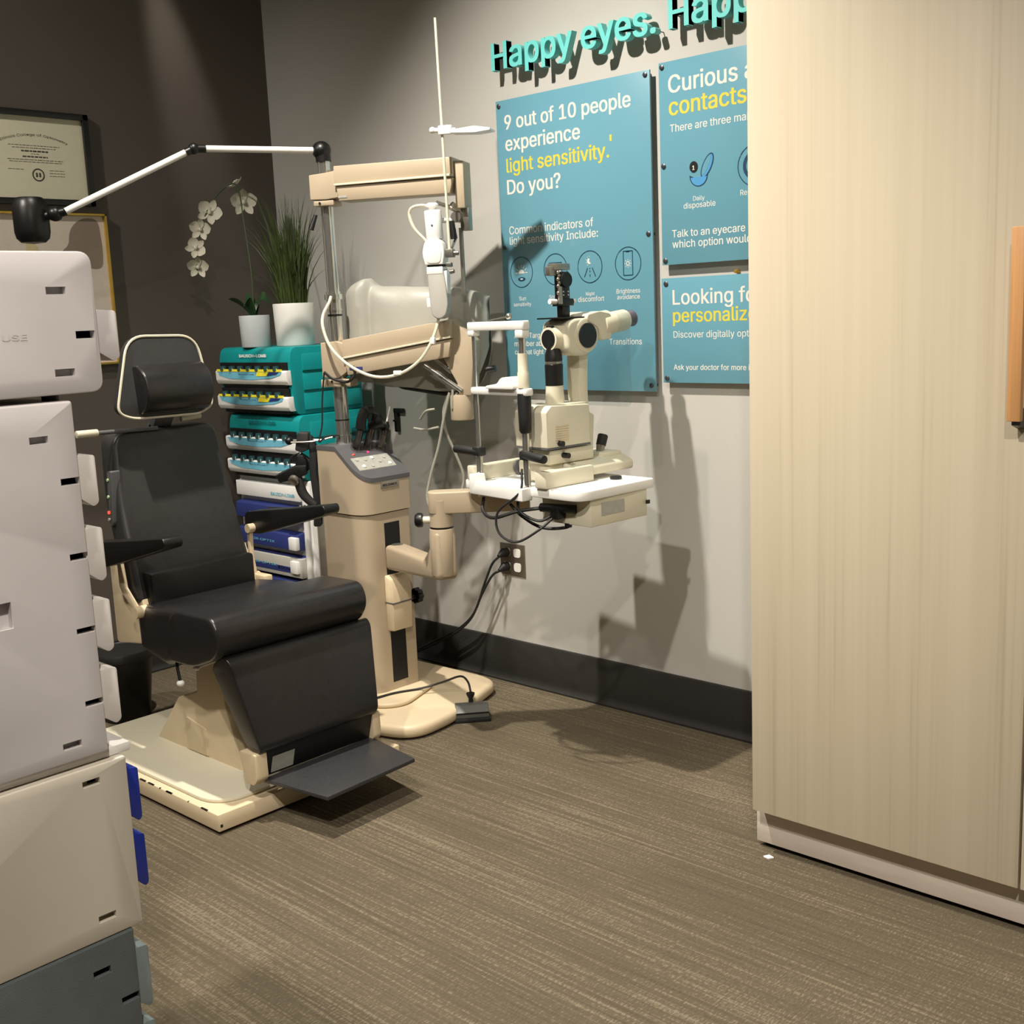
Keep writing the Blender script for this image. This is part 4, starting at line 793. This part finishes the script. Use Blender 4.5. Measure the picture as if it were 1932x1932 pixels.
# ------------------------------------------------------------------ binocular headset on the stand's left side
t = thing('headset', 'black binocular headset hanging at the left side of the beige stand', 'headset', (.80, -.53, .62))
hb = lambda s, z, o=0: Vector((.80 + .7285 * s + .685 * o, -.53 + .685 * s - .7285 * o, z))   # s along the picture, o towards the camera
XH = Matrix.Translation((.80, -.53, 0)) @ Matrix.Rotation(math.atan2(.685, .7285), 4, 'Z')
MB().ball(hb(-.054, .887), .0135, n=12).build('tension_knob', 'blk', t)
MB().cyl(hb(-.044, .887), hb(-.01, .887), .0035, n=10).cyl(hb(.010, .888), hb(.055, .886), .004, n=10).build('knob_shaft', 'chrome', t)
MB(XH).prism(rpoly([(-.034, .857), (-.021, .917), (.016, .914), (.012, .858), (-.012, .848)], .006, 4), 'y', -.022, .012, .005, 2).build('rear_pad', 'vinyl2', t)
MB(XH).prism(rpoly([(-.030, .842), (-.008, .842), (.002, .82), (.004, .785), (-.03, .775), (-.042, .79), (-.034, .815)], .006, 4), 'y', -.024, .014, .005, 2).build('light_housing', 'blk', t)
MB(XH).prism(rpoly([(-.103, .778), (-.090, .752), (-.045, .762), (.0, .776), (.002, .808), (-.035, .808)], .005, 4), 'y', -.030, .016, .005, 2).build('binocular_box', 'blk', t)
MB().lathe([(.0175, 0), (.0185, .012), (.0150, .015), (0, .010)], hb(-.040, .764, .026), (.3, -.75, -.55), 20).build('eyepiece', 'steel', t)
MB(XH).prism(rpoly([(.004, .905), (.022, .90), (.036, .86), (.030, .77), (.038, .72), (.034, .60), (.008, .60), (.014, .69), (.008, .77), (.012, .86)], .008, 4), 'y', -.014, .020, .005, 2).build('head_strap', 'rub', t)
MB().tube([hb(-.02, .842), hb(.004, .822), hb(.012, .79)], .007, 8).build('side_strap', 'rub', t)
MB().tube([hb(-.042, .782, .012), hb(-.032, .765, .014), hb(-.028, .745, .014), hb(-.020, .715, .012), hb(-.004, .692, .01), hb(.018, .672, .008)], lambda k: .0125 + .004 * math.sin(PI * k), 12).build('front_band', 'vinyl2', t)
MB().tube([hb(-.02, .848, .014), hb(-.048, .835, .014), hb(-.055, .805, .014), hb(-.048, .785, .014)], .002, 6).tube([hb(.02, .668, .012), hb(-.02, .664, .014), hb(-.08, .668, .014), hb(-.14, .672, .014)], .0022, 6).build('headset_cable', 'rub', t)
b = MB(XH)
for i in range(4): b.box(-.036 + i * .0125, -.028 + i * .0125, -.012, .004, .632 + .006 * (i % 2), .672, .002)
b.build('buckle', 'steel', t)

# ------------------------------------------------------------------ lens displays behind the chair
def display(label, x0, x1, yf, zb, zt, trays, head, ribs, band):
    t = thing('lens_display', label, 'display stand', ((x0 + x1) / 2, yf + .15, zb), 'teal lens displays')
    yb = -.115
    bd = MB().prism(rpoly([(yf + .03, zb), (yf + .012, zb + .02), (yf + .004, zt - .05), (yf + .012, zt - .012), (yf + .027, zt), (yb, zt), (yb, zb)], [.01, .02, .02, .012, .012, .004, .004], 4), 'x', x0, x1, .006, 2).build('body', 'teal', t)
    for i in range(ribs):
        h = (zt - zb - .03) / ribs; z = zb + .012 + h * i
        MB().prism([(x1 - .001, z), (x1 + .0065, z + .004), (x1 + .0015, z + h * .9), (x1 - .001, z + h * .9)], 'y', yf + .055, yb - .012, .001).build('side_rib', 'teal', bd)
    w = x1 - x0
    b = MB(); text_on(b, head, (0, yf + .0032, 0), UX, UZ, x0 + w * .31, x0 + w * .69, zt - .034, .03, .020); b.build('brand_text', 'label' if band else 'dteal', bd)
    for k, z in enumerate(trays):
        sh = MB().box(x0 + .012, x1 - .012, yf - .001, yf + .012, z + .005, z + .034, .001).build('tray_opening', 'black', t)
        tr = MB().prism(rpoly([(yf - .004, z - .044), (yf - .012, z - .030), (yf - .013, z + .002), (yf - .009, z + .006), (yf + .02, z + .006), (yf + .02, z - .044)], .004, 3), 'x', x0 - .003, x1 - .001, .003).build('tray', 'label', t)
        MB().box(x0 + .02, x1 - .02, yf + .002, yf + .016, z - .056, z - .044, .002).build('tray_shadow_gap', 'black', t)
        yl = yf - .0142
        c = lambda f, dz: (x0 + w * f, z + dz)
        lab = MB().prism([c(.03, .002), c(.94, .002), c(.92, -.009), c(.80, -.020), c(.5, -.0265), c(.2, -.0235), c(.05, -.012)], 'y', yl + .0005, yl + .006).build('tray_label', 'lblue', tr)
        b = MB(); text_on(b, 'daily lenses' if 0 else 'BAUSCH+LOMB', (0, yl, 0), UX, UZ, x0 + w * .34, x0 + w * .56, z - .009, .0, .008); b.build('label_text', 'lnavy', lab)
        if band:
            MB().box(x0 + w * .02, x0 + w * .93, yl - .0006, yl + .006, z + .0025, z + .0105).build('label_band', 'lyel', tr)
            MB().prism([c(.60, .001), c(.76, .001), c(.73, -.013), c(.59, -.013)], 'y', yl - .0006, yl + .004).build('label_patch', 'lyel', tr)
            MB().prism([c(.77, .001), c(.90, .001), c(.87, -.007), c(.74, -.012)], 'y', yl - .0006, yl + .004).build('label_corner', 'lnavy', tr)
    return t
A0, A1, B0, B1 = .168, .600, .198, .622
dA = display('teal lens display with yellow banded trays, upper of the two', A0, A1, -.43, .952, 1.186, (1.100, 1.010), 'BAUSCH+LOMB', 3, True)
dB = display('teal lens display with plain aqua trays, lower of the two', B0, B1, -.43, .722, .950, (.862, .778), 'BAUSCH+LOMB', 3, False)
def vials(x0, x1, z, label, group, first=None):
    w = x1 - x0
    for k in range(7):
        x = x0 + w * (.10 + .125 * k); loc = (x, -.4375, z + .0065)
        if first is None:
            first = thing('lens_pack', label, 'lens pack', loc, group)
            MB().cyl((x, -.4375, z + .0065), (x, -.4375, z + .022), .0125, .0115, 12).build('cap', 'vial', first); MB().box(x - .011, x + .011, -.4445, -.4435, z + .0035, z + .0145).build('tab', 'label' if z < .9 else 'lyel', first)
        else:
            r = first.copy(); COL.objects.link(r); r.location = loc; r['label'] = label; r['group'] = group
            for ch in first.children: c = ch.copy(); COL.objects.link(c); c.parent = r
    return first
f1 = vials(A0, A1, 1.100, 'small lens pack in the top row of the upper teal display', 'lens packs in the top tray')
f2 = vials(A0, A1, 1.010, 'small lens pack in the second row of the upper teal display', 'lens packs in the second tray', None)
f3 = vials(B0, B1, .862, 'small lens pack in the top row of the lower teal display', 'lens packs in the third tray', None)
f4 = vials(B0, B1, .778, 'small lens pack in the bottom row of the lower teal display', 'lens packs in the lowest tray', None)
t = thing('lens_rack', 'white and blue lens rack under the teal displays, behind the chair', 'display stand', (.45, -.28, 0))
MB().box(.20, .625, -.40, -.11, 0, .72, .004).build('body', 'label', t)
MB().box(.6245, .632, -.38, -.12, .02, .70, .002).build('side_panel', 'steel', t)
MB().box(.21, .60, -.425, -.398, .648, .702, .003).build('header', 'label', t)
b = MB(); text_on(b, 'BAUSCH+LOMB', (0, -.4262, 0), UX, UZ, .43, .57, .662, .02, .022); b.build('header_text', 'lblue', t)
for i, z in enumerate((.565, .47, .385, .30, .215)):
    s = MB().prism([(-.40, z), (-.44, z + .004), (-.435, z + .058), (-.40, z + .066)], 'x', .215, .585, .003).build('shelf_bin', 'lnavy', t)
    MB().box(.545, .588, -.450, -.43, z + .006, z + .052, .004).build('bin_end', 'label', s)
    b = MB(); text_on(b, 'AIR OPTIX', (0, -.4405, .0), UX, UZ, .30, .45, z + .022, .01, .016); b.build('bin_text', 'lblue', s)
pn = MB().box(.215, .60, -.438, -.40, .375, .445, .003).build('front_panel', 'wgrey', t)
b = MB(); text_on(b, 'Alcon', (0, -.4392, 0), UX, UZ, .455, .54, .395, .02, .03); b.build('panel_text', 'black', pn)
MB().cyl((.612, -.412, .03), (.612, -.412, .66), .011, n=12).build('corner_post', 'label', t)

# ------------------------------------------------------------------ plants
def pot(nm, label, c, r, h, mt_):
    t = thing(nm, label, 'potted plant', c)
    MB().lathe([(r * .90, 0), (r * .93, .003), (r, h - .003), (r * .985, h), (r * .93, h), (r * .90, h - .02), (0, h - .02)], c, n=40).build('pot', mt_, t)
    MB().lathe([(r * .92, h - .018), (r * .5, h - .010), (0, h - .008)], c, n=24).build('soil', 'soil', t)
    return t
gc = (.458, -.288, 1.1865)
t = pot('potted_grass', 'tall green artificial grass in a white pot on the teal display', gc, .073, .148, 'pot')
random.seed(11); bm = bmesh.new()
for i in range(300):
    a = random.uniform(0, 2 * PI); rr = .05 * math.sqrt(random.random()); h = random.uniform(.20, .43) * (1 if i % 4 else .7); lean = random.gauss(0, .028) + rr * .75; wd_ = random.uniform(.0018, .0034)
    ba = a + random.gauss(0, .6); base = Vector((gc[0] + rr * math.cos(a), gc[1] + rr * math.sin(a), gc[2] + .13)); out = Vector((math.cos(ba), math.sin(ba), 0)); sd = Vector((-.68, -.73, 0)) * wd_
    sd = Matrix.Rotation(random.uniform(-.9, .9), 3, 'Z') @ Vector((.73, .68, 0)) * wd_
    prev = None
    for k in range(6):
        u = k / 5; p = base + out * (lean * u * .6 + abs(lean) * 1.0 * u ** 3) + Vector((0, 0, h * u * (1 - .06 * u)))
        w_ = (1 - u ** 2.2) + .03; cur = [bm.verts.new(p - sd * w_), bm.verts.new(p + sd * w_)]
        if prev: bm.faces.new((prev[0], prev[1], cur[1], cur[0]))
        prev = cur
b = MB(); b.add(bm); tag(b.build('foliage', 'grass', t), kind='stuff')
oc = (.338, -.375, 1.1865)
t = pot('potted_orchid', 'white orchid with an arching flower stem in a grey pot', oc, .0545, .112, 'pot2')
for tip, wl, sag in (((-.062, -.060, .075), .017, .02), ((-.012, -.016, .100), .015, .0), ((.048, .040, .050), .024, .055), ((.015, -.05, .045), .018, .04), ((-.03, .045, .06), .016, .03)):
    rows = []; d_ = Vector((tip[0], tip[1], 0)); n_ = Vector((.73, .68, .25)).normalized() if d_.length < .03 else (Vector((-d_.y, d_.x, 0)).normalized() * .75 + Vector((0, 0, .66)))
    for k in range(9):
        u = k / 8; p = Vector(oc) + Vector((0, 0, .098)) + d_ * u + Vector((0, 0, tip[2] * u + sag * math.sin(PI * u))); w_ = wl * math.sin(PI * min(1, .15 + .85 * u)) ** .75 + .0006
        rows.append([p - n_ * w_, p + Vector((0, 0, -.002)), p + n_ * w_])
    MB().grid(rows, thick=.0015).build('leaf', 'leaf', t, sharp=80)
ST = [(oc[0], oc[1], 1.29), (.335, -.37, 1.45), (.30, -.36, 1.62), (.24, -.33, 1.74), (.17, -.31, 1.775), (.125, -.345, 1.74), (.115, -.395, 1.67), (.11, -.425, 1.60), (.105, -.442, 1.53), (.10, -.442, 1.47)]
MB().tube(ST, .0026, 7).build('flower_stem', 'stem', t)
FL = [((.15, -.285, 1.775), .036, .3, (-.1, -.3, .5)), ((.14, -.245, 1.715), .050, .0, (.8, -.5, -.2)), ((.125, -.385, 1.675), .046, .5, (.8, -.55, .1)), ((.118, -.425, 1.615), .040, .2, (.7, -.7, -.2)), ((.112, -.448, 1.548), .038, .9, (.8, -.5, .1)), ((.105, -.440, 1.482), .040, .1, (.75, -.6, -.35))]
for c, r, rot, nrm in FL:
    n_ = Vector(nrm).normalized(); u_ = n_.cross(Vector((0, 0, 1))).normalized(); v_ = u_.cross(n_); b = MB()
    for k in range(5):
        a = rot + 2 * PI * k / 5 + PI / 2; d_ = u_ * math.cos(a) + v_ * math.sin(a); s_ = n_.cross(d_); rows = []; wide = .52 if k in (1, 4) else .30
        for i in range(6):
            q = i / 5; w_ = r * wide * math.sin(PI * min(1, .06 + .90 * q) ** 1.25) + .0005
            p = Vector(c) + d_ * r * q + n_ * (r * .35 * q * q - .12 * r)
            rows.append([p - s_ * w_ + n_ * .10 * r, p, p + s_ * w_ + n_ * .10 * r])
        b.grid(rows, thick=.0008)
    b.ball(Vector(c) + n_ * .004, r * .16, (1, 1, 1.2), 8); b.build('flower', 'petal', t, sharp=80)

# ------------------------------------------------------------------ foot switch
t = thing('foot_switch', 'grey foot switch with cord on the carpet by the stand base', 'foot switch', (1.345, -.362, 0))
XF = Matrix.Translation((1.345, -.362, 0)) @ Matrix.Rotation(math.atan2(.083, .072), 4, 'Z')
MB(XF).box(-.058, .058, -.040, .040, .0, .014, .003).build('base', 'rub', t)
MB(XF).prism([(-.038, .014), (-.041, .032), (-.012, .050), (.03, .046), (.034, .014)], 'x', -.053, .053, .003).build('pedal', 'foot', t)
MB(XF).box(-.051, .051, -.0425, -.037, .030, .0335).build('pedal_groove', 'black', t)
MB(XF).lathe([(.008, .0), (.007, .012), (.013, .024), (.014, .030), (0, .031)], (.0, .028, .046), n=14).build('cord_boot', 'rub', t)
MB().tube([(1.325, -.343, .078), (1.30, -.33, .105), (1.25, -.315, .11), (1.19, -.34, .085), (1.14, -.39, .068), (1.10, -.47, .066), (1.085, -.56, .066), (1.05, -.60, .062)], .0036, 7).build('cord', 'rub', t)

# ------------------------------------------------------------------ stacked drawer units, left foreground (side faces at x = 2.6)
FX = 2.60
def unit(name, label, mt_, z0, z1, yr, rad, slots, drawers, hmt, hd_, group='stacked plastic drawer units'):
    t = thing(name, label, 'drawer unit', (FX - .13, yr - .2, z0), group)
    bd = MB().prism(rpoly([(yr - .40, z0), (yr, z0), (yr, z1), (yr - .40, z1)], rad, 6), 'x', FX - .265, FX, .0025, 2).build('body', mt_, t)
    carve(bd, [(FX - .012, FX + .01, a, b_, c, d_) for a, b_, c, d_ in slots])
    for (hz0, hz1) in drawers:
        dr = MB().box(FX - .252, FX - .012, yr - .05, yr + .0015, hz0 - .008, hz1 + .008, .002).build('drawer', mt_, t)
        MB().prism(rpoly([(yr, hz0 + .012), (yr, hz1), (yr + hd_, hz1 - .002), (yr + hd_, hz0 + .004), (yr + hd_ * .7, hz0)], [.001, .003, .004, .004, .003], 3), 'x', FX - .20, FX - .005, .002).build('handle', hmt, dr)
    return t
sw_, sh_ = .0235, .0085
u4 = unit('drawer_unit', 'dark slate plastic drawer unit at the bottom of the stack', 'slate', 0, .5255, -2.181, .004, [(-2.2395, -2.2166, .480, .4895), (-2.2065, -2.1826, .429, .4385), (-2.2065, -2.1826, .31, .319)], [(.4066, .4936), (.300, .388), (.19, .28)], 'hgrey', .019)
u3 = unit('drawer_unit', 'warm white drawer unit with blue handles above the slate unit', 'warm_pl', .5265, .7515, -2.1675, .004, [(-2.2269, -2.2043, .727, .7355), (-2.225, -2.2019, .549, .558)], [(.659, .732), (.570, .643)], 'hblue', .0165)
bt = tag(MB().box(FX - .27, FX - .012, -2.565, -2.154, .7518, .7640, .002).build('shelf_board', 'paperw', None, (FX - .13, -2.36, .7518)), 'thin white board lying between the tall and the warm white drawer units', 'board')
u2 = unit('drawer_unit', 'tall white drawer unit with four clear handles in the stack', 'white_pl', .7645, 1.1960, -2.1885, .004, [(-2.2443, -2.2219, 1.1495, 1.158), (-2.2124, -2.1890, 1.0975, 1.106), (-2.2114, -2.1880, 1.007, 1.0155), (-2.2129, -2.1890, .917, .9245), (-2.2121, -2.1885, .826, .834), (-2.2452, -2.2217, .781, .7895), (-2.312, -2.2868, .943, .974)], [(1.067, 1.131), (.975, 1.043), (.886, .954), (.794, .867)], 'hclear', .0235)
u1 = unit('drawer_unit', 'rounded white drawer unit on top of the stack', 'white_pl', 1.2035, 1.3672, -2.1465, [.02, .016, .016, .02], [(-2.2057, -2.1818, 1.3186, 1.327), (-2.1752, -2.1515, 1.2671, 1.2757), (-2.205, -2.1807, 1.2245, 1.233)], [(1.238, 1.300)], 'white_pl', .027)
b = MB(); text_on(b, 'USE', (FX + .0004, 0, 0), (0, 1, 0), UZ, -2.262, -2.234, 1.268, .02, .013); b.build('embossed_text', 'white_pl', u1)
for y in (-2.52, -2.20):
    for x in (FX - .24, FX - .03): MB().cyl((x, y, 1.1955), (x, y, 1.2065), .010, n=12).build('foot', 'rub', u1)

# ------------------------------------------------------------------ scraps on the carpet
for lb, x, y in (('tiny white paper scrap on the carpet at the cabinet toe kick', 2.575, -.612), ('tiny white scrap on the carpet beside the wall baseboard', 1.005, -.075)):
    tag(MB().prism(rpoly([(x - .012, y - .006), (x + .004, y - .009), (x + .012, y + .003), (x - .004, y + .008)], .002), 'z', .0005, .005, .001).build('paper_scrap', 'paperw', None, (x, y, 0)), lb, 'scrap')
